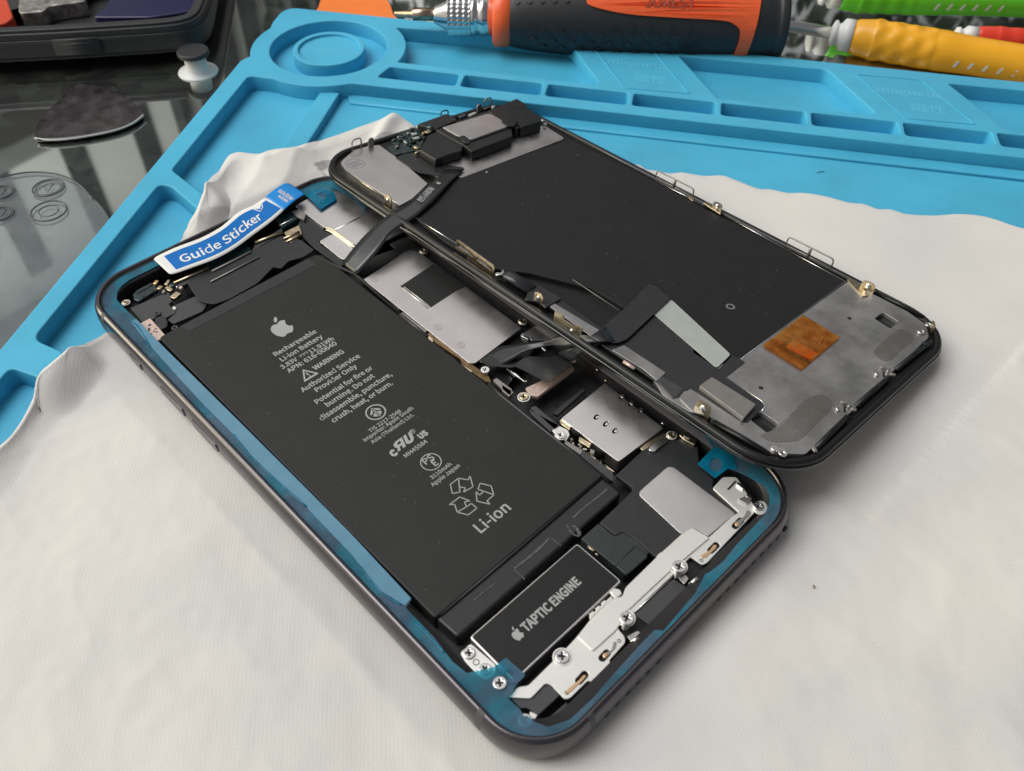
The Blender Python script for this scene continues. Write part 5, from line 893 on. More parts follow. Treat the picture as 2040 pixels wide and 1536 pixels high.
for a, w, l, z1, m_, r_ in (((500, 850), 1.3, .9, -1.1, 'gold', .5), ((530, 890), 1.2, 1.0, -1.3, 'brass', .4), ((590, 850), 1.8, .8, -1.1, 'brass', .6), ((600, 900), 1.0, 2.0, -1.6, 'brass', .2), ((650, 950), 2.2, 1.6, -2.0, 'brass', .3),
                            ((690, 890), .8, .8, -1.4, 'pinkflex', .1), ((560, 920), 1.0, .7, -1.5, 'chip', .9), ((625, 870), .8, 1.4, -.9, 'lens', .5), ((660, 885), .5, .5, -1.2, 'screw', .4)):
    q = PH.px([X1('d1', *a)], z1)[0]; box('contact_spring', PH, q, (w, l, .9), r_, z1-.9, m_, .15)
pxplate('charcoal_bracket', PH, X('d1', (305, 1050), (600, 925), (625, 1000), (600, 1020), (655, 1085), (560, 1135), (540, 1100), (470, 1140), (400, 1160)), -3.2, -2.1, 'greyplastic', .1, .3)
pxplate('charcoal_bracket', PH, X('d1', (640, 1030), (800, 960), (900, 1010), (860, 1075), (690, 1150), (640, 1170), (590, 1140), (655, 1085)), -3.0, -2.2, 'greyplastic', .1, .3)
pxplate('dark_button', PH, X('d1', (490, 1130), (550, 1105), (590, 1140), (590, 1190), (545, 1215), (500, 1180)), -2.6, -1.9, 'tape', .12, .6)
screw(PH, PH.px(X('d1', (510, 1090)), -1.8)[0], .8, -2.1, head='greyplastic', rot=.2); screw(PH, PH.px(X('d1', (645, 1200)), -1.7)[0], .75, -2.0, head='greyplastic', rot=.7)
screw(PH, PH.px(X('d1', (268, 1000)), -1.5)[0], .75, -1.9, head='brass', rot=.3, collar=1.0)
pk = pxplate('switch_contacts', PH, X('d1', (380, 1168), (455, 1128), (480, 1150), (575, 1260), (572, 1278), (510, 1300), (440, 1240)), -2.6, -1.8, 'pinkflex', .1, .2)
for _ in range(14):
    q = PH.px([X1('d1', random.uniform(420, 530), random.uniform(1170, 1260))], -1.8)[0]; box('contact_mark', PH, q, (random.uniform(.2, .5), random.uniform(.2, .4), .08), 0, -1.81, random.choice(('dark', 'brass', 'dark')), .01, pk)
pxplate('speaker_mesh_slot', PH, X('d1', (320, 940), (480, 860), (520, 905), (370, 1000), (330, 985)), -3.4, -2.2, 'greenblack', .3, .5)
pxplate('speaker_mesh_slot', PH, X('d1', (340, 920), (470, 850), (480, 870), (350, 945)), -3.0, -2.0, 'greenblack', .2, .3)
q = PH.px([X1('d1', 643, 1050)], -1.9)[0]; link('pale_peg', plate_mesh('p', [circ(q, .38, 14, .6)], -2.6, -1.8, .15, PH), M['whiteplastic'], ph, PH)

# ---- guide sticker: white-edged blue label curling over the rim
def stick_pt(s, w):
    """s along, w across 0 (upper edge) .. 1 (lower edge), traced at its own height"""
    ups = [(303.5, 514), (352, 492), (400, 474), (440, 452), (475, 423), (506, 408), (528, 393)]
    lows = [(340, 548), (382, 533), (430, 515), (470, 493), (508, 465), (540, 441), (572, 413)]
    zs = [.6, .9, 1.1, 1.0, .9, 1.1, 1.6]
    U = np.array([PH.p3(p, z) for p, z in zip(ups, zs)]); Lw = np.array([PH.p3(p, z-.25) for p, z in zip(lows, zs)])
    t = s*(len(ups)-1); i = min(int(t), len(ups)-2); f_ = t-i
    def cr(A):
        a, b, c, d = A[max(0, i-1)], A[i], A[i+1], A[min(len(A)-1, i+2)]
        return 0.5*((2*b)+(c-a)*f_+(2*a-5*b+4*c-d)*f_*f_+(3*b-a-3*c+d)*f_**3)
    return cr(U)*(1-w)+cr(Lw)*w
def sticker_patch(name, s0, s1, w0, w1, material, lift, parent, n=40, m=8, corner=0.0, edge_fn=None, th=0.1):
    V = []
    for i in range(n+1):
        s = s0+(s1-s0)*i/n
        a, b = w0, w1
        e = min(s-s0, s1-s)/(s1-s0)*n/40*10
        if corner and e < 1: k = corner*(1-math.sqrt(max(0, 1-(1-e)**2))); a += k; b -= k
        if edge_fn: a = edge_fn(s, a)
        for j in range(m+1):
            p = stick_pt(s, a+(b-a)*j/m); V.append((p[0], p[1], p[2]+lift))
    Fc = [(i*(m+1)+j, i*(m+1)+j+1, (i+1)*(m+1)+j+1, (i+1)*(m+1)+j) for i in range(n) for j in range(m)]
    o = link(name, mesh_from(name, V, Fc, True, PH), M[material], parent, PH)
    if th: sd = o.modifiers.new('thickness', 'SOLIDIFY'); sd.thickness = th*S; sd.offset = -1
    return o
gs = sticker_patch('guide_sticker', 0, 1, 0, 1, 'white', 0, ph, corner=.08)
tag(gs, 'white-edged blue sticker reading Guide Sticker')
def notch(s, a):
    for c_, d_ in ((.845, .17),):
        if s < .93 and s > .78: return a+ (0.16*max(0, 1-abs(s-c_)/.045))
    return a
sticker_patch('sticker_print', .075, .955, .14, .86, 'blue', .04, gs, th=0, edge_fn=notch)
zig = [stick_pt(s, w) for s, w in ((.79, .12), (.83, .42), (.875, .30), (.90, .12))]
tube('sticker_arrow', PH, [(p[0], p[1], p[2]+.08) for p in zig], .16, 'white', gs, rz=.04)
tm = text_mesh('Guide Sticker', .014); xs = [v.co.x for v in tm.vertices]; x0, x1 = min(xs), max(xs)
for v in tm.vertices:
    s = .135+.665*(v.co.x-x0)/(x1-x0); w = .70-(v.co.y)*.60; p = stick_pt(s, w); v.co = (p[0]*S, p[1]*S, (p[2]+.075-PH.base)*S)
tm.materials.clear(); link('lettering', tm, M['white'], gs, PH)
tabq = [(529, 392), (572, 363), (609, 386), (566, 418)]
tab3 = [PH.p3(p, z) for p, z in zip(tabq, (1.6, 1.2, 1.0, 1.4))]
def bil(s, t, l=0):
    a, b, c_, d = [np.array(p) for p in tab3]; p = (a*(1-s)+b*s)*(1-t)+(d*(1-s)+c_*s)*t; p = p+np.array([0, 0, .35*math.sin(math.pi*s)+l]); return p
V = []; n = 14
for i in range(n+1):
    for j in range(n+1):
        s, t = i/n, j/n
        if s > .86: k = math.sqrt(max(0, 1-((s-.86)/.14)**2)); tt = .5+(t-.5)*(1-.28*(1-k))
        else: tt = t
        V.append(tuple(bil(s, tt)))
Fc = [(i*(n+1)+j, i*(n+1)+j+1, (i+1)*(n+1)+j+1, (i+1)*(n+1)+j) for i in range(n) for j in range(n)]
tb = link('sticker_tab', mesh_from('sticker_tab', V, Fc, True, PH), M['blue2'], gs, PH); sd = tb.modifiers.new('thickness', 'SOLIDIFY'); sd.thickness = .1*S; sd.offset = -1
for txt, sc0, a, b, hh in (('Guide Sticker', .42, .16, .92, .3), ('Guide Sticker', .26, .36, .86, .22)):
    tm = text_mesh(txt, .02); xs = [v.co.x for v in tm.vertices]; x0, x1 = min(xs), max(xs)
    for v in tm.vertices:
        t = a+(b-a)*(v.co.x-x0)/(x1-x0); s = sc0+v.co.y*hh; p = bil(s, t, .06); v.co = (p[0]*S, p[1]*S, (p[2]-PH.base)*S)
    tm.materials.clear(); link('lettering', tm, M['white'], gs, PH)

# ------------------------------------------------------------------ the screen assembly lying face down across the body
ds = thing('screen_assembly', 'phone screen lying face down across the opened body, black back sheet and steel plates showing', 'phone screen', DS)
DW, DH, DR = 74.0, 150.44, 13.4
plate('cover_glass', DS, rrect(0, 0, DW, DH, DR, 14), 0.0, 0.75, 'glass', .22, res=4)
ring_sweep('bezel', [(0.25, .75), (.28, 1.35), (.5, 1.75), (.9, 1.9), (1.5, 1.9), (1.9, 1.7), (2.0, 1.2), (2.2, .8)], DW, DH, DR, DS, 'bezel', ds)
plate('inner_tray', DS, rrect(0, 0, DW-4, DH-4, DR-2, 12), .76, 1.0, 'bezel', .05)
ZB = 2.0
def D(k, *pts): return X(k, *pts)
# back plates
bp_ = pxplate('backlight_sheet', DS, D('c4', (2010, 395))+[(1283, 350), (1400, 414), (1540, 487), (1682, 562)]+D('e5', (1108, 76), (345, 645), (270, 610))+[(1380, 690), (1290, 640), (1180, 575), (1060, 545), (985, 535)]+D('d2', (1990, 880), (1560, 620), (1260, 375))+D('c4', (800, 1000), (1000, 700), (1140, 708)),
              1.0, ZB, 'heat', .08, .3)
tag(bp_, 'matte black back sheet')
sp = pxplate('lower_backplate', DS, D('e5', (1130, 75), (1200, 110), (1560, 290), (1700, 390), (1722, 480), (1500, 690), (1160, 1020), (820, 1335), (700, 1330), (560, 1325), (440, 1240), (130, 1070))+D('e6', (1090, 600), (900, 560), (650, 400), (560, 250))+D('e5', (0, 745), (345, 640)),
             1.0, ZB+.02, 'plate2', .06, .75, holes=[D('e5', (1322, 345), (1385, 300), (1505, 370), (1440, 420)), D('e5', (415, 1078), (492, 1022), (630, 1112), (555, 1190))])
tag(sp, 'scuffed grey metal plate across the lower end')
# raised bright edge of the lower plate
tube('plate_edge', DS, [DS.p3(X1('e5', 242, 775), ZB+.08), DS.p3(X1('e5', 500, 945), ZB+.08), DS.p3(X1('e5', 528, 985), ZB+.08), DS.p3(X1('e5', 505, 1020), ZB+.08)], .12, 'screw', sp)
tube('plate_edge', DS, [DS.p3(X1('e5', 1115, 74), ZB+.05), DS.p3(X1('e5', 350, 642), ZB+.05)], .09, 'plate2', sp)
tube('plate_edge', DS, [DS.p3(X1('e5', 130, 1070), ZB+.05), DS.p3(X1('e5', 580, 1332), ZB+.05)], .1, 'screw', sp)
for h in (D('e5', (1142, 345)), D('e5', (497, 852))): link('locating_hole', plate_mesh('h', [circ(DS.px(h, ZB)[0], .5, 16)], ZB, ZB+.04, 0, DS), M['dark'], sp, DS)
c = DS.px(D('e5', (275, 259)), ZB)[0]
link('locating_ring', plate_mesh('h', [circ(c, 1.05, 24), circ(c, .68, 20)], ZB-.02, ZB+.04, .01, DS), M['plate2'], bp_, DS); link('locating_hole', plate_mesh('h', [circ(c, .66, 20)], ZB-.02, ZB+.02, 0, DS), M['dark'], bp_, DS)
# ribbed mesh patches
def ribbed(pts, a, n, r=1.0):
    loc_ = rnd(DS.px(pts, ZB+.05), r); base = plate('ribbed_patch', DS, loc_, ZB, ZB+.07, 'mesh', 0, sp)
    P = np.array(loc_); d = np.array([math.cos(a), math.sin(a)]); nn = np.array([-d[1], d[0]]); s = P@nn; ms = []
    k = s.min()+.25
    while k < s.max()-.15:
        cr = []
        for i in range(len(P)):
            p, q = P[i-1], P[i]; u, v = p@nn-k, q@nn-k
            if (u < 0) != (v < 0): t = u/(u-v); cr.append((p+(q-p)*t)@d)
        if len(cr) >= 2: ms.append(plate_mesh('r', [linepoly(d*min(cr)+nn*k, d*max(cr)+nn*k, .16)], ZB+.05, ZB+.13, 0, DS))
        k += .36
    link('rib', join('rib', ms), M['plate2'], base, DS)
ribbed(D('e5', (1315, 580), (1320, 610), (1380, 655), (1440, 650), (1610, 500), (1600, 460), (1530, 420), (1480, 430)), math.radians(2), 10)
ribbed(D('e5', (560, 1245), (480, 1200), (640, 1140), (800, 950), (900, 900), (960, 900), (1020, 950), (1020, 990), (790, 1225), (720, 1245)), math.radians(2), 10)
# amber tape with the small part sealed below it
cb = pxplate('sealed_connector', DS, D('e5', (640, 520), (700, 480), (920, 605), (870, 640), (850, 640)), ZB, ZB+.35, 'pinkflex', .1, .3, sp)
pxplate('sealed_connector', DS, D('e5', (640, 528), (700, 572), (860, 655), (850, 668), (690, 590), (632, 545)), ZB, ZB+.38, 'dark', .03, .1, sp)
pxplate('sealed_connector', DS, D('e5', (640, 530), (715, 478), (735, 500), (670, 550)), ZB+.3, ZB+.45, 'dark', .05, .2, sp)
kp = pxplate('amber_tape', DS, D('e5', (510, 540), (805, 320), (1072, 480), (792, 716)), ZB+.46, ZB+.5, 'kapton', 0, .05, sp)
for a, b, w in ((X1('e5', 650, 545), X1('e5', 850, 645), .2), (X1('e5', 640, 440), X1('e5', 900, 575), .15), (X1('e5', 980, 430), X1('e5', 920, 540), .3)): tube('tape_wrinkle', DS, [DS.p3(a, ZB+.5), DS.p3(b, ZB+.5)], w, 'kapton', kp, rz=.1)
# black flex, chip and pad at the left side of the screen
fx = pxplate('screen_flex', DS, D('d4', (600, 215), (650, 125), (710, 112), (1230, 470), (1380, 560), (1500, 480), (1640, 330))+D('e5', (60, 500), (0, 590), (190, 715), (290, 612), (385, 662), (243, 776), (515, 958), (520, 990), (400, 1105), (360, 1100), (30, 885))+D('e6', (900, 340), (830, 420), (760, 430), (590, 280), (400, 150))+D('d4', (1250, 620), (1000, 420), (740, 260)),
             ZB-.3, ZB+.12, 'flex', .06, .4)
tag(fx, 'black flex cable spread over the left side of the screen')
ch = pxplate('driver_chip', DS, D('e5', (50, 835), (140, 770), (462, 970), (372, 1072)), ZB+.1, ZB+1.15, 'chip', .1, .25)
pxplate('light_pad', DS, [(1301, 624), (1337, 596), (1456, 706), (1428, 733)], ZB+.2, ZB+.42, 'padwhite', .05, [.8, .8, .8, .8])
tube('sheet_crease', DS, [DS.p3(X1('d4', 985, 70), ZB+.03), DS.p3(X1('d4', 1370, 325), ZB+.03)], .16, 'chip', rz=.04)
for pts in (D('d4', (750, 250), (800, 240), (1200, 480), (1130, 530), (1060, 480)), D('d4', (1300, 640), (1400, 600), (1740, 825), (1670, 890), (1560, 800))):
    pxplate('shield_strip', DS, pts, ZB+.1, ZB+.3, 'plate2', .06, .3)
pxplate('shield_strip', DS, D('e6', (600, 270), (640, 230), (840, 340), (790, 410), (750, 435)), ZB, ZB+.25, 'greyplastic', .08, .3)
pxplate('shield_strip', DS, D('e6', (800, 430), (850, 365), (900, 365), (1080, 480), (1080, 600), (930, 560)), ZB, ZB+.3, 'plate2', .08, .5)
# rolled flex by the hinge clip
ra, rb_ = DS.p3(X1('d3', 1600, 450), ZB+.4), DS.p3(X1('d3', 1830, 600), ZB+.4)
tube('rolled_flex', DS, [DS.p3(X1('d3', 1570, 440), ZB+.3), ra, rb_], [1.5, 1.7, 1.7], 'flex', rz=.9, n=16)
pxplate('rolled_flex', DS, D('d4', (590, 230), (640, 120), (710, 108), (900, 220), (760, 300), (720, 250)), ZB, ZB+.6, 'flex', .25, .8)
q = DS.px([X1('d3', 1500, 440)], 2.4)[0]; box('flex_clasp', DS, q, (1.6, 1.0, 1.0), -.6, 1.6, 'screw', .15)
q = DS.px([X1('d3', 1540, 430)], 2.4)[0]; box('flex_clasp', DS, q, (.6, 1.2, 1.2), -.6, 1.8, 'chip', .15)
tube('pink_contact', DS, [DS.p3(X1('e6', 290, 95), ZB+.4), DS.p3(X1('e6', 390, 160), ZB+.4)], .35, 'pinkflex')

# upper metal plates
up = pxplate('upper_backplate', DS, D('c4', (155, 590), (180, 560), (262, 490), (370, 455), (470, 443), (600, 535), (720, 632), (865, 758), (740, 880), (640, 935), (205, 655)), 1.0, ZB+.05, 'steel', .06, [1, 1, 1, 1, .5, .3, .3, .3, .5, .5, .5])
tag(up, 'plain steel plate at the top corner with a round purple stamp')
pxplate('upper_backplate', DS, D('c4', (700, 560), (760, 500), (900, 440), (1790, 290), (1825, 292), (1972, 385), (1960, 400), (1145, 708), (1090, 690), (960, 700)), 1.0, ZB+.08, 'steel', .06, [.3, .3, .3, .3, .3, .4, .4, .6, .6, .3])
c = DS.px(D('c4', (275, 596)), ZB+.06)[0]
lg = DS.px(D('c4', (160, 590), (390, 600), (290, 545), (275, 648)), ZB+.06)
rx = 2.6
link('stamp_ring', plate_mesh('s', [circ(c, rx, 40), circ(c, rx-.12, 40)], ZB+.05, ZB+.075, 0, DS), M['purpleink'], up, DS)
text(DS, '85965', (c[0]-1.9, c[1]+.1), (c[0]+1.9, c[1]+.1), ZB+.07, 'purpleink', up, .0); text(DS, '9850', (c[0]-1.6, c[1]-1.4), (c[0]+1.6, c[1]-1.4), ZB+.07, 'purpleink', up, .0)
link('dark_slot', plate_mesh('s', [rrect(*DS.px(D('c4', (1270, 556)), ZB+.1)[0], 1.5, .7, .3)], ZB+.06, ZB+.11, 0, DS), M['dark'], up, DS)
# sensor flex area, greenish black, between the plates
pxplate('sensor_flex', DS, D('c4', (530, 470), (600, 430), (640, 350), (780, 300), (860, 360), (800, 480), (600, 525)), 1.0, ZB-.1, 'greenblack', .1, .4)
pxplate('sensor_film', DS, D('c4', (600, 545), (680, 515), (800, 500), (960, 600), (1150, 622), (1165, 640), (1080, 700), (960, 695), (800, 670), (730, 630)), ZB+.1, ZB+.25, 'flex', .06, .5)
rs2 = np.random.RandomState(5)
for k in range(34):
    t = rs2.rand(); p = (590+250*t+rs2.uniform(-30, 30), 430-80*t+rs2.uniform(-60, 60)); q = DS.px([X1('c4', *p)], ZB+.2)[0]
    box('sensor_part', DS, q, (rs2.uniform(.5, 1.7), rs2.uniform(.4, 1.1), rs2.uniform(.3, .9)), rs2.uniform(0, 3), ZB-.1, ['lens', 'chip', 'greenblack', 'padwhite', 'greenblack', 'lens'][k % 6], .1)
for p in ((735, 410), (700, 400), (660, 370)):
    q = DS.px([X1('c4', *p)], ZB+.6)[0]; link('round_sensor', plate_mesh('r', [circ(q, 1.0, 20), circ(q, .55, 16)], ZB, ZB+.8, .15, DS), M['greenblack'], ds, DS)
for p, m_, s in (((790, 290), 'padwhite', (1.0, 1.4)), ((840, 340), 'gold', (1.8, .7)), ((850, 320), 'brass', (2.0, .8)), ((770, 460), 'brass', (1.0, 2.0)), ((780, 500), 'brass', (1.4, .6)), ((1230, 190), 'padwhite', (2.8, 1.0)), ((1150, 205), 'greenblack', (2.6, 1.4)), ((1400, 130), 'padwhite', (1.0, .8)), ((1800, 240), 'screw', (1.0, 1.2)), ((1820, 270), 'padwhite', (.8, 1.0))):
    q = DS.px([X1('c4', *p)], ZB+1.3)[0]; box('earpiece_contact', DS, q, (*s, .9), .1, ZB+.5, m_, .2)
# earpiece module
ep = pxplate('earpiece_module', DS, D('c4', (932, 320), (1360, 165), (1480, 240), (1548, 292), (1556, 372), (1225, 497), (1150, 440)), ZB+.2, ZB+3.0, 'speaker', .2, .3)
tag(ep, 'black earpiece speaker block with a small steel lid')
pxplate('earpiece_lid', DS, D('c4', (985, 300), (1350, 190), (1385, 195), (1465, 240), (1475, 270), (1515, 292), (1222, 398), (1105, 368)), ZB+3.3, ZB+3.45, 'steel', .05, .25, ep)
pxplate('lid_base', DS, D('c4', (975, 305), (1350, 182), (1395, 190), (1480, 245), (1540, 298), (1222, 412), (1100, 375)), ZB+2.9, ZB+3.3, 'speaker', .06, .25, ep)
pxplate('earpiece_wing', DS, D('c4', (798, 480), (870, 362), (960, 325), (1150, 440), (1145, 490), (1040, 520), (930, 562)), ZB+.2, ZB+2.6, 'speaker', .3, .3, ep)
pxplate('earpiece_wing', DS, D('c4', (780, 275), (1022, 188), (1092, 225), (1100, 245), (960, 300), (930, 320), (860, 300)), ZB+.2, ZB+2.8, 'speaker', .2, .3, ep)
pxplate('earpiece_wing', DS, D('c4', (1355, 165), (1590, 65), (1668, 112), (1670, 140), (1785, 215), (1790, 250), (1625, 300), (1600, 275), (1520, 290), (1465, 240)), ZB+.2, ZB+3.3, 'speaker', .25, .3, ep)
for pts in (D('c4', (1530, 125), (1580, 110), (1660, 130), (1655, 155), (1600, 150), (1545, 150)), D('c4', (1640, 195), (1700, 185), (1715, 200), (1665, 215))):
    pxplate('wing_recess', DS, pts, ZB+3.3, ZB+3.34, 'dark', 0, .15, ep)
pxplate('wing_lug', DS, D('c4', (1470, 245), (1520, 220), (1600, 250), (1570, 290), (1510, 290)), ZB+3.3, ZB+3.8, 'speaker', .2, .5, ep)
pxplate('wing_lug', DS, D('c4', (1110, 375), (1160, 362), (1215, 400), (1210, 430), (1160, 420)), ZB+2.9, ZB+3.5, 'speaker', .2, .5, ep)
for p in ((1175, 470), (1585, 330)):
    q = DS.px([X1('c4', *p)], ZB+1.8)[0]; box('clamp_rib', DS, q, (1.7, 1.2, 2.6), .0, ZB+.4, 'speaker', .25, ep)
q = DS.px(D('c4', (880, 330)), ZB+2.2)[0]; box('gilt_spring', DS, q, (3.0, 1.4, .5), .1, ZB+1.9, 'brass', .15, ep)
tube('dark_roll', DS, [DS.p3(X1('c4', 850, 290), ZB+2.6), DS.p3(X1('c4', 915, 320), ZB+2.6)], .7, 'lens', ep)

# upright clips around the rim: little wire-like frames and lugs
def side_dir(a, b, z=2.0):
    p, q = DS.p3(a, z), DS.p3(b, z); v = np.array(q)-np.array(p); L = math.hypot(v[0], v[1]); return np.array(p), v/L, L
def loop_clip(a, b, h, windows=2, material='chip', name='wire_clip'):
    p, d, L = side_dir(a, b, 1.7); ms = []
    def pt(s, z): return tuple(p+d*s+np.array([0, 0, z]))
    r = min(h*.35, .8)
    arch = [pt(0, 0), pt(0, h-r), pt(r*.3, h-r*.3), pt(r, h), pt(L-r, h), pt(L-r*.3, h-r*.3), pt(L, h-r), pt(L, 0)]
    ms.append(tube_mesh('a', arch, .2, DS, 8))
    for k in range(1, windows): ms.append(tube_mesh('a', [pt(L*k/windows, 0), pt(L*k/windows, h)], .42, DS, 8))
    ms.append(tube_mesh('a', [pt(0, .15), pt(L, .15)], .16, DS, 8))
    return link(name, join(name, ms), M[material], ds, DS)
loop_clip(X1('e7', 240, 125), X1('e7', 508, 262), 2.3); loop_clip(X1('e7', 1185, 615), X1('e7', 1512, 782), 2.6)
loop_clip(X1('c4', 252, 500), X1('c4', 325, 475), 3.3, 1); loop_clip(X1('c4', 1320, 160), X1('c4', 1375, 135), 3.2, 1); loop_clip(X1('c4', 970, 225), X1('c4', 1030, 210), 2.0, 1, 'speaker')
def lug(a, w, h, material='brass', ang=None, hole=True, z0=1.6, name='screw_lug', lean=0.0):
    """upright rounded plate with a screw boss; a = pixel of its foot"""
    p = np.array(DS.p3(a, z0)); ang = math.radians(90) if ang is None else ang; d = np.array([math.cos(ang), math.sin(ang), 0]); nrm = np.array([-d[1], d[0], 0])
    prof_ = rnd([(-w/2, 0), (w/2, 0), (w/2, h), (-w/2, h)], [0, 0, w*.38, w*.38], 5); V = []; n = len(prof_)
    for th in (-.14, .14):
        for x, z in prof_: V.append(tuple(p+d*x+nrm*(th+lean*z)+np.array([0, 0, z])))
    Fc = [tuple(range(n)), tuple(range(2*n-1, n-1, -1))]+[(i, (i+1) % n, n+(i+1) % n, n+i) for i in range(n)]
    o = link(name, mesh_from(name, V, Fc, False, DS), M[material], ds, DS)
    if hole:
        c_ = p+np.array([0, 0, h*.58]); k = 1 if nrm[0] < 0 else -1
        tt = tube_mesh('boss', [tuple(c_+nrm*(k*.1+lean*h*.58)), tuple(c_+nrm*(k*.38+lean*h*.58))], [w*.26, w*.2], DS, 14)
        link('boss', tt, M['screw'], o, DS)
    return o
A90 = math.radians(90)
lug(X1('d2', 985, 265), 2.6, 3.3, 'brass', A90, z0=1.4)
lug(X1('d4', 700, 270), 2.6, 3.0, 'brass', A90)
lug(X1('e6', 1000, 600), 3.4, 3.6, 'brass', A90, z0=1.3)
lug(X1('e7', 680, 365), 2.8, 2.5, 'chip', A90, z0=1.6); lug(X1('e7', 1765, 955), 3.4, 2.9, 'brass', A90, z0=1.6)
lug(X1('c4', 403, 470), 2.0, 3.0, 'chip', .15, z0=1.6); lug(X1('c4', 1280, 180), 2.0, 2.6, 'chip', .15, z0=1.7)
lug(X1('e5', 1725, 440), 2.2, 2.6, 'brass', 0.7, z0=1.5)
for pts in (D('e7', (585, 305), (610, 300), (720, 365), (712, 388)), D('e7', (475, 262), (500, 258), (522, 285), (510, 292)), D('e7', (1630, 865), (1645, 845), (1730, 900), (1790, 980), (1740, 985))):
    pxplate('clip_foot', DS, pts, 1.8, 2.35, 'brass', .1, .2)
# ladder clip standing at the left edge
p, d, L = side_dir(X1('d3', 1062, 190), X1('d3', 1445, 470), 1.2)
V = []; hh = 3.0
outer_ = rnd([(0, 0), (L, 0), (L, hh), (0, hh)], [0, 0, .6, .6], 4)
def slotq(c0, c1): return [(c0, hh*.42), (c1, hh*.42), (c1, hh*.78), (c0, hh*.78)]
lm = plate_mesh('ladder_clip', [outer_, rnd(slotq(.7, L*.46), .25), rnd(slotq(L*.56, L-.7), .25)], -.14, .14, 0, None)
for v in lm.vertices:
    x, y, z = v.co/S; q = p+d*x+np.array([-d[1], d[0], 0])*z+np.array([0, 0, y]); v.co = Vector(q)*S
link('ladder_clip', lm, M['brass'], ds, DS)
box('ladder_rib', DS, tuple((p+d*L*.3)[:2]+np.array([-.1, 0])), (.12, L*.38, .3), math.atan2(d[1], d[0])-A90, 1.2+hh*.55, 'chip', .03); box('ladder_rib', DS, tuple((p+d*L*.75)[:2]+np.array([-.1, 0])), (.12, L*.34, .3), math.atan2(d[1], d[0])-A90, 1.2+hh*.55, 'chip', .03)
# second bracket near the crossing cables
p2, d2, L2 = side_dir(X1('d4', 830, 400), X1('d4', 1050, 540), 1.4)
br2 = plate_mesh('side_bracket', [rnd([(0, 0), (L2, 0), (L2, 2.4), (L2*.75, 2.4), (L2*.7, 1.7), (L2*.35, 1.7), (L2*.3, 2.6), (0, 2.6)], .3, 3)], -.15, .15, 0, None)
for v in br2.vertices:
    x, y, z = v.co/S; q = p2+d2*x+np.array([-d2[1], d2[0], 0])*z+np.array([0, 0, y]); v.co = Vector(q)*S
link('side_bracket', br2, M['brass'], ds, DS)
q = DS.p3(X1('d4', 985, 480), 2.6); link('boss', tube_mesh('b', [(q[0]-.2, q[1], q[2]), (q[0]-.6, q[1], q[2])], .5, DS, 12), M['screw'], ds, DS)
# steel rail just inside the left rim and along the right rim
tube('edge_rail', DS, [DS.p3(X1('c4', 200, 655), 1.9), DS.p3(X1('c4', 505, 870), 1.9)], .18, 'brass'); tube('edge_rail', DS, [DS.p3(X1('d2', 1250, 370), 2.0), DS.p3(X1('d2', 1680, 640), 2.0)], .16, 'screw')
tube('edge_rail', DS, [DS.p3(X1('full', 1130, 262), 2.0), DS.p3(X1('e7', 240, 140), 2.0)], .1, 'chip'); tube('edge_rail', DS, [DS.p3(X1('e7', 240, 145), 2.0), DS.p3(X1('e7', 590, 325), 2.0)], .12, 'screw')
tube('edge_rail', DS, [DS.p3(X1('e7', 720, 385), 2.0), DS.p3(X1('e7', 1180, 640), 2.0)], .12, 'screw'); tube('edge_rail', DS, [DS.p3(X1('e7', 1180, 640), 2.0), DS.p3(X1('e7', 1620, 880), 2.0)], .12, 'screw')
# black gasket bars along the lower rim and their clips
for a, b in ((X1('e5', 1335, 155), X1('e5', 1680, 335)), (X1('e5', 1735, 515), X1('e5', 1480, 720)), (X1('e5', 1430, 775), X1('e5', 1190, 985)), (X1('e5', 1130, 1060), X1('e5', 900, 1290)), (X1('e5', 150, 1095), X1('e5', 560, 1335))):
    tube('gasket_bar', DS, [DS.p3(a, 1.9), DS.p3(((a[0]+b[0])/2, (a[1]+b[1])/2-1.0), 1.95), DS.p3(b, 1.9)], .62, 'bezel', rz=.45)
for base_ in ((1395, 725), (1110, 980)):
    for dx, dy, sz, r_, m_ in ((-60, 20, (1.6, .5, .5), .9, 'screw'), (-10, -20, (.5, 1.4, .6), .5, 'chip'), (30, 0, (1.4, .5, .6), .2, 'screw'), (60, 30, (.6, 1.2, .6), .3, 'chip'), (0, 20, (1.8, .4, .3), .5, 'dark')):
        q = DS.px([X1('e5', base_[0]+dx, base_[1]+dy)], ZB+.3)[0]; box('spring_clip', DS, q, sz, r_, ZB, m_, .1)
for p_ in ((1665, 440), (650, 1305), (600, 1290)):
    q = DS.px([X1('e5', *p_)], ZB+.4)[0]; link('rivet', plate_mesh('r', [circ(q, .9, 18)], ZB, ZB+.5, .2, DS), M['screw'], ds, DS)
screw(DS, DS.px(D('e5', (660, 1318)), ZB+.9)[0], .9, ZB+.4, rot=.4); screw(DS, DS.px(D('e5', (1722, 385)), ZB+1.6)[0], .8, ZB+1.2, rot=.4)
q = DS.px(D('e5', (885, 1295)), 2.2)[0]; box('rim_pad', DS, q, (1.6, .8, .5), .9, 1.9, 'chip', .15); q = DS.px(D('e5', (1695, 530)), 2.2)[0]; box('rim_pad', DS, q, (1.6, .8, .4), .9, 1.9, 'lens', .15)
ms = []
for _ in range(45):
    p_ = (random.uniform(-30, 33), random.uniform(-45, 48)); ms.append(plate_mesh('d', [circ(p_, random.uniform(.04, .13), 6, random.uniform(.03, .08))], ZB, ZB+.04, 0, DS))
p_ = DS.px(D('c4', (1345, 668)), ZB)[0]; ms.append(plate_mesh('d', [circ(p_, .4, 9, .25)], ZB, ZB+.2, .05, DS))
tag(link('dust_specks', join('dust', ms), M['dust'], bp_, DS), None, None, None, 'stuff')

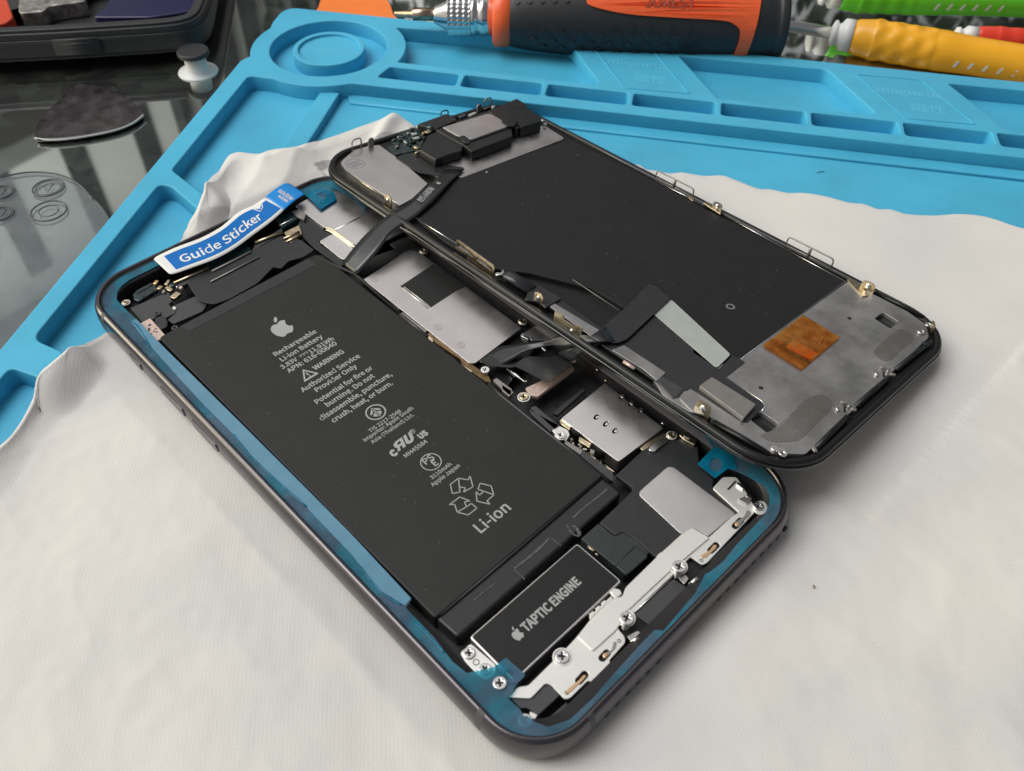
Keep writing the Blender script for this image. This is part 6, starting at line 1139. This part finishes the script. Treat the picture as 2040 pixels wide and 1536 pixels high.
# ---- cables joining the screen to the body (they belong to the screen); traced in world heights
def W2D(p, zfit):
    """pixel + height over the phone rim -> screen-local 3d"""
    w = np.array(PH.p3(p, zfit))+PH.o; return tuple((w-DS.o)@DS.R)
def sec(k, a, b, za, zb=None): return (W2D(X1(k, *a), za), W2D(X1(k, *b), za if zb is None else zb))
def hz(p):                       # height of the screen's back above the phone rim at a pixel
    q = np.array(DS.p3(p, ZB+.3)); return float((DS.R@q+DS.o)[2]-11)
r1 = ribbon('sensor_cable', DS, [sec('c4', (935, 640), (1165, 640), hz(X1('c4', 1050, 640))), sec('c4', (960, 695), (1100, 700), hz(X1('c4', 1030, 700))+.3), sec('c4', (880, 765), (1030, 765), hz(X1('c4', 950, 765))+.8), sec('c4', (800, 820), (930, 880), hz(X1('c4', 860, 850))+1.0),
            sec('c4', (735, 895), (800, 1000), hz(X1('c4', 760, 950))+.9), sec('d2', (1010, 330), (1200, 410), 5.2), sec('d2', (880, 430), (1010, 530), 4.2), sec('d2', (740, 560), (900, 700), 2.6), sec('d2', (610, 710), (780, 840), .8), sec('d2', (520, 835), (668, 955), -.9), sec('d2', (540, 870), (670, 965), -1.9)], 'flex', .08)
tag(r1, 'black ribbon cable bridging the upper ends of screen and body')
p0, p1 = [W2D(X1('c4', *a), hz(X1('c4', *a))+1.1) for a in ((800, 900), (905, 790))]
text(DS, 'MNC 1330061', (p0[0], p0[1]), (p1[0], p1[1]), max(p0[2], p1[2])+.1, 'ink', r1, .02); p0, p1 = [W2D(X1('c4', *a), hz(X1('c4', *a))+1.1) for a in ((820, 912), (925, 802))]
text(DS, '821-01996-09', (p0[0], p0[1]), (p1[0], p1[1]), max(p0[2], p1[2])+.1, 'ink', r1, .02)
p0 = W2D(X1('c4', 953, 757), hz(X1('c4', 953, 757))+.95); ink(apple((p0[0], p0[1]), 1.1), r1, 'fruit_logo', p0[2]+.12, 'ink', DS)
z_ = lambda p: hz(X1('d4', *p))
fl = [W2D(p, z_(((p[0]-900)*4.08, (p[1]-540)*4.08))+.5) for p in D('d4', (1640, 112), (1780, 225), (1650, 345), (1420, 560), (1330, 592), (1235, 560), (1130, 545), (1240, 440), (1400, 310), (1585, 118))]
zz = [p[2] for p in fl]
r2 = link('display_cable', plate_mesh('display_cable', [rnd([(p[0], p[1]) for p in fl], [1, 1, .5, .5, 1, 1, .5, .5, .5, 1])], sum(zz)/len(zz)-.1, sum(zz)/len(zz)+.1, .05, DS), M['flex'], ds, DS)
r2b = ribbon('display_cable', DS, [sec('d4', (1250, 450), (1330, 575), z_((1280, 520))+.7), sec('d4', (1130, 535), (1240, 575), z_((1180, 560))+1.0), sec('d4', (1050, 510), (1130, 585), 6.9), sec('d4', (950, 500), (1010, 610), 5.6, 5.0), sec('d4', (860, 525), (920, 622), 4.2, 3.4), sec('d4', (780, 570), (800, 605), 2.6, 2.0), sec('d4', (560, 595), (600, 650), .8), sec('d4', (380, 610), (430, 760), -.6), sec('d4', (220, 735), (340, 790), -1.0)], 'flex', .12, n=4)
tag(r2, 'black ribbon cable twisting from the screen down to the board')
tz = lambda zz, *pts: [W2D(X1('d4', *p), zz) for p in pts]
def leaf(zz, pts, rr=.4):
    q = tz(zz, *pts); h = sum(p[2] for p in q)/len(q); return plate_mesh('touch_cable', [rnd([(p[0], p[1]) for p in q], rr)], h-.07, h+.07, .02, DS)
r3 = link('touch_cable', join('touch_cable', [leaf(.2, [(595, 705), (640, 690), (700, 688), (800, 695), (835, 672), (865, 668), (1000, 735), (925, 795), (865, 838), (805, 905), (762, 917), (715, 893), (640, 850), (500, 785), (520, 765)]), leaf(-.9, [(215, 742), (330, 690), (450, 645), (600, 690), (605, 715), (490, 792), (330, 790)], .6)]), M['flex'], ds, DS)
ribbon('touch_cable', DS, [sec('d4', (1120, 560), (1210, 590), 6.8), sec('d4', (1000, 600), (1080, 660), 4.0), sec('d4', (860, 668), (980, 735), .9)], 'flex', .1)
tag(r3, 'second black ribbon cable folded over the board')

# ------------------------------------------------------------------ tools beyond the mat
def thing_at(name, label, cat, x, y, z=0, group=None):
    f = Fr(WORLD, (x, y, z), 0); return f, thing(name, label, cat, f, group)
def wpt(p, z): return np.array(DK.p3(p, z))
def lathe_mesh(name, p, q, prof, fr, n=32, knurl=None, twist=0):
    """surface of revolution about p->q, prof = [(t mm from p, radius)]"""
    p = np.array(p, float)-fr.o; q = np.array(q, float)-fr.o; d = (q-p)/np.linalg.norm(q-p); a = np.cross(d, [0, 0, 1]) if abs(d[2]) < .99 else np.array([1.0, 0, 0]); a /= np.linalg.norm(a); b = np.cross(d, a)
    V = []
    for i, (t, r) in enumerate(prof):
        for k in range(n):
            th = 2*math.pi*k/n; rr = r*(knurl(t, th) if knurl else 1); V.append(tuple(p+d*t+(a*math.cos(th)+b*math.sin(th))*rr))
    Fc = [(i*n+k, i*n+(k+1) % n, (i+1)*n+(k+1) % n, (i+1)*n+k) for i in range(len(prof)-1) for k in range(n)]
    Fc += [tuple(range(n)), tuple((len(prof)-1)*n+k for k in range(n))]
    return mesh_from(name, V, Fc, True, fr)
# --- large orange and black screwdriver
zs = 14.0
A = wpt((786, 27), zs); Bp = wpt((1556, 43), zs); ax = (Bp-A); LEN = np.linalg.norm(ax); ax /= LEN
def tat(px):                                  # mm along the axis where it crosses pixel column px
    lo, hi = 0, LEN+40
    for _ in range(50):
        m_ = (lo+hi)/2; w = A+ax*m_; c_ = CAM_R@(w-CAM_C)
        if F_PX*c_[0]/c_[2]+1020 < px: lo = m_
        else: hi = m_
    return lo
sdF, sd_ = thing_at('screwdriver', 'thick black and orange ratchet screwdriver with a knurled silver collar, lying behind the blue mat', 'screwdriver', *(A[:2]))
T = tat
link('bit', lathe_mesh('bit', A, Bp, [(0, .9), (T(820), 1.3), (T(823), 2.1), (T(866), 2.1)], sdF, 6), M['bit'], sd_, sdF)
link('bit_holder', lathe_mesh('bit_holder', A, Bp, [(T(864), 2.6), (T(868), 3.1), (T(892), 5.0), (T(895), 5.2)], sdF), M['chrome'], sd_, sdF)
t0, t1 = T(893), T(938)
kn = lambda t, th: 1+.045*(math.sin(14*th+(t-t0)*1.6)*math.sin(14*th-(t-t0)*1.6) > 0)
link('knurled_collar', lathe_mesh('knurled_collar', A, Bp, [(t0+k*(t1-t0)/60, 6.3) for k in range(61)], sdF, 168, kn), M['chrome'], sd_, sdF)
link('collar_ring', lathe_mesh('collar_ring', A, Bp, [(T(938), 6.0), (T(940), 6.5), (T(947), 6.5), (T(950), 5.9), (T(955), 5.9), (T(957), 6.6), (T(966), 6.6), (T(970), 6.3), (T(984), 6.3)], sdF), M['chrome'], sd_, sdF)
def hr(px_, r): return (T(px_), r)
link('orange_ring', lathe_mesh('orange_ring', A, Bp, [hr(982, 8.5), hr(986, 9.9), hr(1010, 9.8), hr(1026, 8.6)], sdF), M['orange'], sd_, sdF)
hprof = [hr(1012, 8.2), hr(1020, 9.6), hr(1060, 10.8), hr(1120, 11.8), hr(1200, 12.6), hr(1300, 13.1), hr(1400, 13.2), hr(1470, 12.9), hr(1500, 12.9), hr(1530, 12.4), hr(1540, 12.9), hr(1552, 12.7), hr(1556, 11.0)]
P_ = smooth(hprof, 8, False)
hd_ = link('handle', lathe_mesh('handle', A, Bp, P_, sdF, 64), M['rubber'], sd_, sdF)
def hrad(t): return float(np.interp(t, [a for a, b in P_], [b for a, b in P_]))
da = np.cross(ax, [0, 0, 1]); da /= np.linalg.norm(da); db = np.cross(ax, da)      # da points to the viewer's side or away
vdir = CAM_C-(A+ax*LEN*.6); va = math.atan2(vdir@db, vdir@da)                        # angle that faces the camera
def hpt(t, th, lift): return A+ax*t+(da*math.cos(va+th)+db*math.sin(va+th))*(hrad(t)+lift)-sdF.o
sgn = 1 if (hpt(80, .3, 0)[2] > hpt(80, 0, 0)[2]) else -1
def wrap(name, poly, lift, th_, material, parent):
    """a raised inlay: polygon in (mm along, angle) wrapped on the handle"""
    me = plate_mesh(name, [poly], 0, th_, 0, None); bm = bmesh.new(); bm.from_mesh(me)
    bmesh.ops.triangulate(bm, faces=bm.faces); bmesh.ops.subdivide_edges(bm, edges=[e for e in bm.edges if e.calc_length() > 1.5*S], cuts=2); bmesh.ops.subdivide_edges(bm, edges=[e for e in bm.edges if e.calc_length() > 1.5*S], cuts=2)
    bm.to_mesh(me); bm.free()
    for v in me.vertices:
        x, y, z = v.co/S; v.co = Vector(hpt(x, y/12, lift+z))*S
    me.polygons.foreach_set('use_smooth', [False]*len(me.polygons))
    return link(name, me, M[material], parent, sdF)
U = 12*sgn
inl = smooth([(T(1162), U*.42), (T(1175), U*.26), (T(1240), U*.10), (T(1330), U*.04), (T(1420), U*.0), (T(1448), -U*.1), (T(1460), -U*.3), (T(1458), -U*.9), (T(1452), -U*1.5), (T(1478), -U*1.5), (T(1484), -U*.6), (T(1492), U*.3), (T(1489), U*.62), (T(1440), U*.8), (T(1300), U*1.05), (T(1190), U*1.0), (T(1165), U*.75)], 4)
wrap('orange_inlay', inl, .22, .35, 'orange', hd_)
for row in range(4):                                                                 # raised diamonds of the grip
    for k in range(9):
        tt = T(1040)+(k+.5*(row % 2))*6.2+4; th = sgn*(-.2-.24*row)
        if tt > T(1445) or (row == 0 and tt < T(1180)): continue
        w_ = 1.5; a_ = .115
        dm = wrap('grip_diamond', [(tt-w_, th*12), (tt, th*12+a_*12), (tt+w_, th*12), (tt, th*12-a_*12)], -.05, .42, 'rubber', hd_)
for row in range(3):
    for k in range(5):
        tt = T(1030)+k*4+2*(row % 2); th = sgn*(.42+.2*row); wrap('grip_diamond', [(tt-1, th*12), (tt, th*12+1), (tt+1, th*12), (tt, th*12-1)], -.05, .42, 'rubber', hd_)
tm = text_mesh('JOREST', .03); xs = [v.co.x for v in tm.vertices]; x0, x1 = min(xs), max(xs)
for v in tm.vertices:
    t = T(1272)+(T(1368)-T(1272))*(v.co.x-x0)/(x1-x0); q = hpt(t, sgn*(.26+v.co.y*.42), .66); v.co = Vector(q)*S
tm.materials.clear(); link('lettering', tm, M['orange_dark'], hd_, sdF)

# --- coloured pry / driver sticks
def stick(name, label, a, b, z, r, material, tip, cap=None, flutes=False, group='coloured plastic-handled tools'):
    P0 = wpt(a, z); P1 = wpt(b, z); L = np.linalg.norm(P1-P0); f, t = thing_at(name, label, 'precision screwdriver', *(P0[:2]), group=group)
    pr = [(0, r*.72), (1.2, r*.86), (6, r*.97)]+[(6+k*1.0, r*(1+.022*math.sin(k*1.05))) for k in range(1, 22)]+[(30, r*1.0), (L*.6, r*.92), (L, r*.9), (L+2, r*.6)]
    link('handle', lathe_mesh('handle', P0, P1, smooth(pr, 3, False), f, 40, (lambda t_, th: 1+.035*math.cos(6*th)*math.sin(t_*.9)*(1 if 6 < t_ < 28 else 0)) if flutes else None), M[material], t, f)
    d = (P1-P0)/L
    link('collar', lathe_mesh('collar', P0-d*7.2, P0, [(0, r*.34), (.6, r*.62), (1.6, r*.66), (2.2, r*.5), (3.0, r*.55), (4.0, r*.8), (7.3, r*.82)], f, 28), M['whiteplastic'], t, f)
    if tip: link('blade', lathe_mesh('blade', P0-d*(tip+6.5), P0-d*6, [(0, 1.6), (2, 2.0), (tip+.5, 2.0)], f, 20), M['screw'], t, f)
    for k in range(6):                                                                # white printed slashes on the handle
        tt = L*.52+k*4.6 if material != 'green' else L*.42+k*4.6
        m2 = rrect(0, 0, .9, 2.6, .4)
        me = plate_mesh('s', [m2], 0, .06, 0, None)
        aa = np.cross(d, [0, 0, 1]); aa /= np.linalg.norm(aa); bb = np.cross(d, aa); vd = CAM_C-(P0+d*tt); v0 = math.atan2(vd@bb, vd@aa); s_ = -1 if (aa*math.cos(v0+.3)+bb*math.sin(v0+.3))[2] > (aa*math.cos(v0)+bb*math.sin(v0))[2] else 1
        rr = float(np.interp(tt, [q[0] for q in pr], [q[1] for q in pr]))+.03
        for v in me.vertices:
            x, y, zz = v.co/S; th = v0+s_*.55+(y/r); q = P0+d*(tt+x-y*.35)+(aa*math.cos(th)+bb*math.sin(th))*(rr+zz)-f.o; v.co = Vector(q)*S
        link('printed_slash', me, M['whiteplastic'], t, f)
    return f, t, P0, d, L, pr
yf, yt, yP, yd, yL, ypr = stick('precision_screwdriver', 'yellow-handled precision screwdriver with a white collar, its steel blade reaching behind the black handle', (1697, 72), (2110, 140), 6.5, 6.6, 'yellow', 34, flutes=True)
tm = text_mesh('www', .02); aa = np.cross(yd, [0, 0, 1]); aa /= np.linalg.norm(aa); bb = np.cross(yd, aa); vd = CAM_C-(yP+yd*60); v0 = math.atan2(vd@bb, vd@aa)
s_ = 1 if (aa*math.cos(v0+.3)+bb*math.sin(v0+.3))[2] > (aa*math.cos(v0)+bb*math.sin(v0))[2] else -1
tb0 = (T(2008) if False else np.linalg.norm(wpt((2008, 120), 6.5)-yP))
for v in tm.vertices:
    t = tb0+14-v.co.x*5.0; th = v0+s_*(.25-v.co.y*.6); rr = float(np.interp(t, [q[0] for q in ypr], [q[1] for q in ypr]))+.15; q = yP+yd*t+(aa*math.cos(th)+bb*math.sin(th))*rr-yf.o; v.co = Vector(q)*S
tm.materials.clear(); link('lettering', tm, M['tape'], yt, yf)
stick('precision_screwdriver', 'red-handled precision screwdriver with a white collar, just behind the yellow one', (1943, 72), (2300, 105), 5.5, 3.9, 'red', 0)
stick('precision_screwdriver', 'bright green-handled precision screwdriver at the top edge, farthest from the mat', (1672, -12), (2120, 4), 9, 6.2, 'green', 0)
# --- orange opening pick
pf, = [Fr(WORLD, (0, 0, 0), 2.5)]
pk_ = pf.px([(628, 40), (634, 14), (652, -26), (700, -42), (752, -26), (774, 2), (783, 26), (783, 44)], 6)
o = link('opening_pick', plate_mesh('opening_pick', [smooth(pk_, 4)], 5.0, 6.0, .3, pf), M['orange_pick'], None, pf)
tag(o, 'bright orange rounded plastic pick poking out behind the corner of the blue mat', 'opening pick')
# --- smoky triangular pick on the glass
gf = Fr(WORLD, (0, 0, 0), 0)
gp = gf.px([(70, 276), (76, 246), (104, 214), (135, 184), (156, 168), (195, 173), (240, 188), (270, 208), (286, 228), (262, 246), (220, 262), (150, 274), (100, 278)], 1.2)
gm = plate_mesh('guitar_pick', [smooth(gp, 4)], .5, 1.5, .3, gf)
gp_o = link('triangular_pick', gm, M['pick'], None, gf)
tag(gp_o, 'smoky dark triangular plastic pick with pale edges lying on the glass tabletop', 'pick')
ed = smooth([gf.p3(p_, 1.3) for p_ in [(70, 275), (100, 279), (150, 275), (220, 262), (262, 247), (286, 229)]], 6, False)
link('pale_edge', tube_mesh('pale_edge', ed, .3, gf), M['pickedge'], gp_o, gf)  # pale tube along the pick's near edge
# --- black case with a suction foot
cf, cs = thing_at('tool_case', 'open black plastic case standing on suction feet at the upper left, odd parts inside', 'case', *(wpt((200, 118), 10)[:2]), z=0)
def cpx(p, z): q = wpt(p, z)-cf.o; return (q[0], q[1])
zb, zt_ = 4, 13
fr_l = [cpx(p, zb) for p in ((-220, 140), (0, 125), (120, 119), (230, 112), (330, 105), (380, 98), (410, 84), (425, 55), (436, 0), (450, -70))]
back = [cpx(p, zb) for p in ((380, -190), (-300, -190))]
outer_c = smooth(fr_l, 4, False)+back
oc = np.array(outer_c); cc_ = oc.mean(0)
def inset(P, d):
    P = np.array(P); n = len(P); out = []
    for i in range(n):
        a, b, c_ = P[i-1], P[i], P[(i+1) % n]; u = (b-a)/np.linalg.norm(b-a); v = (c_-b)/np.linalg.norm(c_-b); t = u+v; t /= np.linalg.norm(t); nn = np.array([-t[1], t[0]])
        if (cc_-b)@nn < 0: nn = -nn
        out.append(tuple(b+nn*d))
    return out
link('case_shell', join('case_shell', [plate_mesh('c', [outer_c, inset(outer_c, 2.4)], zb, zt_, .5, cf, 3), plate_mesh('c', [outer_c], zb, zb+1.5, .3, cf), plate_mesh('c', [inset(outer_c, 1.0), inset(outer_c, 4.2)], zt_-1.5, zt_+.9, .4, cf, 3), plate_mesh('c', [inset(outer_c, -.5), inset(outer_c, .5)], zt_-3.2, zt_-2.2, .3, cf, 3)]), M['casep'], cs, cf)
a_, b_ = np.array(cpx((118, 119), zb)), np.array(cpx((210, 114), zb)); m_ = (a_+b_)/2; ang = math.atan2(*(b_-a_)[::-1])
box('case_latch', cf, tuple(m_), (np.linalg.norm(b_-a_), 1.6, 5.5), ang, zb+1.6, 'casep', .4, cs)
box('latch_slot', cf, tuple(m_), (np.linalg.norm(b_-a_)*.7, 2.2, 1.6), ang, zb+4.2, 'rubber', .3, cs)
q = cpx((395, 143), 0)
ft = link('suction_foot', join('f', [plate_mesh('f', [circ(q, 5.2, 32)], 6.0, 7.6, .5, cf)]), M['rubber'], cs, cf)
link('white_stem', lathe_mesh('white_stem', np.array([q[0], q[1], 0])+cf.o, np.array([q[0], q[1], 10])+cf.o, [(0, 6.6), (.4, 6.4), (.9, 4.2), (1.4, 3.6), (6.1, 3.5)], cf, 36), M['whiteplastic'], ft, cf)
def inside(name, label, cat, pts, z0, z1, m, r=1.5, bev=.5):
    f = Fr(WORLD, (0, 0, 0), z0); o = link(name, plate_mesh(name, [rnd(f.px(pts, z1), r)], z0, z1, bev, f, 3), M[m], None, f); return tag(o, label, cat)
inside('red_block', 'red-orange plastic block in the left end of the black case', 'plastic part', [(-80, 60), (12, 46), (26, 34), (16, 2), (-10, -60), (-80, -60)], 5.6, 11, 'casered')
inside('metal_part', 'scuffed grey metal plate lying in the black case', 'metal part', [(36, 20), (42, 26), (86, 22), (96, 12), (170, 2), (160, -40), (40, -40)], 5.6, 11, 'caselabel', 1.0)
inside('dark_lens', 'glossy bluish-black panel in the right end of the black case', 'glass panel', [(182, 34), (210, 14), (235, -30), (400, -60), (398, 10), (380, 22), (300, 34)], 5.6, 11, 'sheen', 2.5)
# --- clear embossed plastic at the lower left of the glass
bf = Fr(WORLD, (0, 0, 0), .05)
bo = smooth(bf.px([(-150, 380), (0, 352), (60, 341), (120, 346), (155, 364), (185, 392), (215, 430), (230, 480), (235, 520), (120, 640), (0, 760), (-150, 800)], .6), 4)
bl = link('clear_blister', plate_mesh('clear_blister', [bo], .1, .6, .15, bf), M['clear'], None, bf)
tag(bl, 'sheet of clear plastic with embossed circles lying on the glass at the left edge', 'plastic sheet')
def ering(cx_, cy_, rx_, kind):
    c_ = np.array(bf.px([(cx_, cy_)], .7)[0]); e_ = np.array(bf.px([(cx_+rx_, cy_)], .7)[0]); R0 = np.linalg.norm(e_-c_)
    P3 = [(x, y, .68) for x, y in circ(c_, R0, 40)]; P3.append(P3[0]); link('embossed_circle', tube_mesh('r', P3, .2, bf, 6, False), M['clearline'], bl, bf)
    P3 = [(x, y, .68) for x, y in circ(c_, R0*(.82 if kind else .55), 40)]; P3.append(P3[0]); link('embossed_circle', tube_mesh('r', P3, .12, bf, 6, False), M['clearline'], bl, bf)
    if kind:
        pts = [bf.p3(p_, .68) for p_ in ((cx_-10, cy_-4), (cx_, cy_+6), (cx_+10, cy_-7))]; link('embossed_tick', tube_mesh('r', pts, .14, bf, 6), M['clearline'], bl, bf)
ering(96, 374, 30, 1); ering(3, 383, 24, 1); ering(97, 420, 34, 0); ering(2, 426, 24, 1)
P3 = smooth([bf.p3(p_, .68) for p_ in ((-60, 372), (0, 354), (60, 343), (118, 348), (158, 368), (185, 396))], 6, False); link('embossed_rim', tube_mesh('r', P3, .25, bf, 6, False), M['clearline'], bl, bf)
# --- crumb on the cloth
q = wpt((1622, 1167), 5.0); f = Fr(WORLD, (q[0], q[1], 4.6), 0); 
crm = link('crumb', plate_mesh('c', [circ((0, 0), .4, 9, .25, .5)], 0, .2, .1, f), M['brass'], None, f); tag(crm, 'tiny brown crumb on the white cloth right of the phone', 'crumb')

# ------------------------------------------------------------------ the pale building outside whose reflection lies in the glass
bF = Fr(WORLD, (0, 0, 0), 0)
M['facade'] = mat('pale_render', (0.80, 0.78, 0.71), 0.9, cvar=.05, cscale=.0005); M['fdark'] = mat('dark_window', (0.03, 0.035, 0.035), 0.3); M['fgrey'] = mat('grey_concrete', (0.2, 0.2, 0.19), 0.8)  # plain grey for the balcony slabs
bld = bpy.data.objects.new('apartment_building', None); COL.objects.link(bld)
bdir = Vector((0.17, 0.98, 0)).normalized(); bpos = bdir*11.0
bld.matrix_world = Matrix.Translation((bpos.x, bpos.y, -3)) @ Matrix.Rotation(math.atan2(-bdir.x, bdir.y)+.35, 4, 'Z')
tag(bld, 'pale apartment building with dark windows and pillars, seen mirrored in the glass tabletop', 'building')
def bbox(name, cs_, material):
    V = []; Fc = []
    for (x0, x1, y0, y1, z0, z1) in cs_:
        n = len(V); V += [(x, y, z) for z in (z0, z1) for y in (y0, y1) for x in (x0, x1)]
        Fc += [(n, n+1, n+3, n+2), (n+4, n+5, n+7, n+6), (n, n+1, n+5, n+4), (n+2, n+3, n+7, n+6), (n, n+2, n+6, n+4), (n+1, n+3, n+7, n+5)]
    me = bpy.data.meshes.new(name); me.from_pydata(V, [], Fc); me.update(); o = bpy.data.objects.new(name, me); COL.objects.link(o); me.materials.append(M[material]); o.parent = bld; return o
bbox('wall', [(-7, 6, 0, 4, 0, 13)], 'facade')
for fl in range(5):
    z = 1.2+2.5*fl
    bbox('balcony_slab', [(-7.1, 2.2, -.7, 0, z-.25, z)], 'fgrey')
    for k in range(9): bbox('window', [(-6.6+1.05*k, -6.28+1.05*k, -.04, .02, z+.35, z+1.9)], 'fdark')
for k in range(7): bbox('pillar', [(2.5+.5*k, 2.64+.5*k, -.25, 0, 0, 12)], 'fdark')

# --- dark leaf quads added out of view, darkening the reflection at the upper right
M['leafdark'] = mat('dark_leaves', (0.02, 0.035, 0.015), 0.6)
rh = np.random.RandomState(11); V = []; Fc = []
hd0 = np.array([0.84, 0.42]); hd0 /= np.linalg.norm(hd0); hp = np.array([-hd0[1], hd0[0]])
for k in range(4200):
    c_ = hd0*(6+rh.rand()*1.4)+hp*rh.uniform(-3.4, 4.5); z = rh.uniform(-.5, 4.6)*(.8+.2*math.sin(c_[1]*2.1)); s_ = rh.uniform(.06, .2)
    e1 = rh.randn(3); e1 /= np.linalg.norm(e1); e2 = np.cross(e1, rh.randn(3)); e2 /= np.linalg.norm(e2); o_ = np.array([c_[0], c_[1], z]); n_ = len(V)
    V += [tuple(o_-e1*s_), tuple(o_+e2*s_*.5), tuple(o_+e1*s_), tuple(o_-e2*s_*.5)]; Fc.append((n_, n_+1, n_+2, n_+3))
me = bpy.data.meshes.new('leaf_screen'); me.from_pydata(V, [], Fc); me.update(); hg = bpy.data.objects.new('leaf_screen', me); COL.objects.link(hg); me.materials.append(M['leafdark'])
tag(hg, 'dark leaves added out of view to darken the reflection in the glass tabletop beside the colourful screwdrivers', 'leaf_screen')
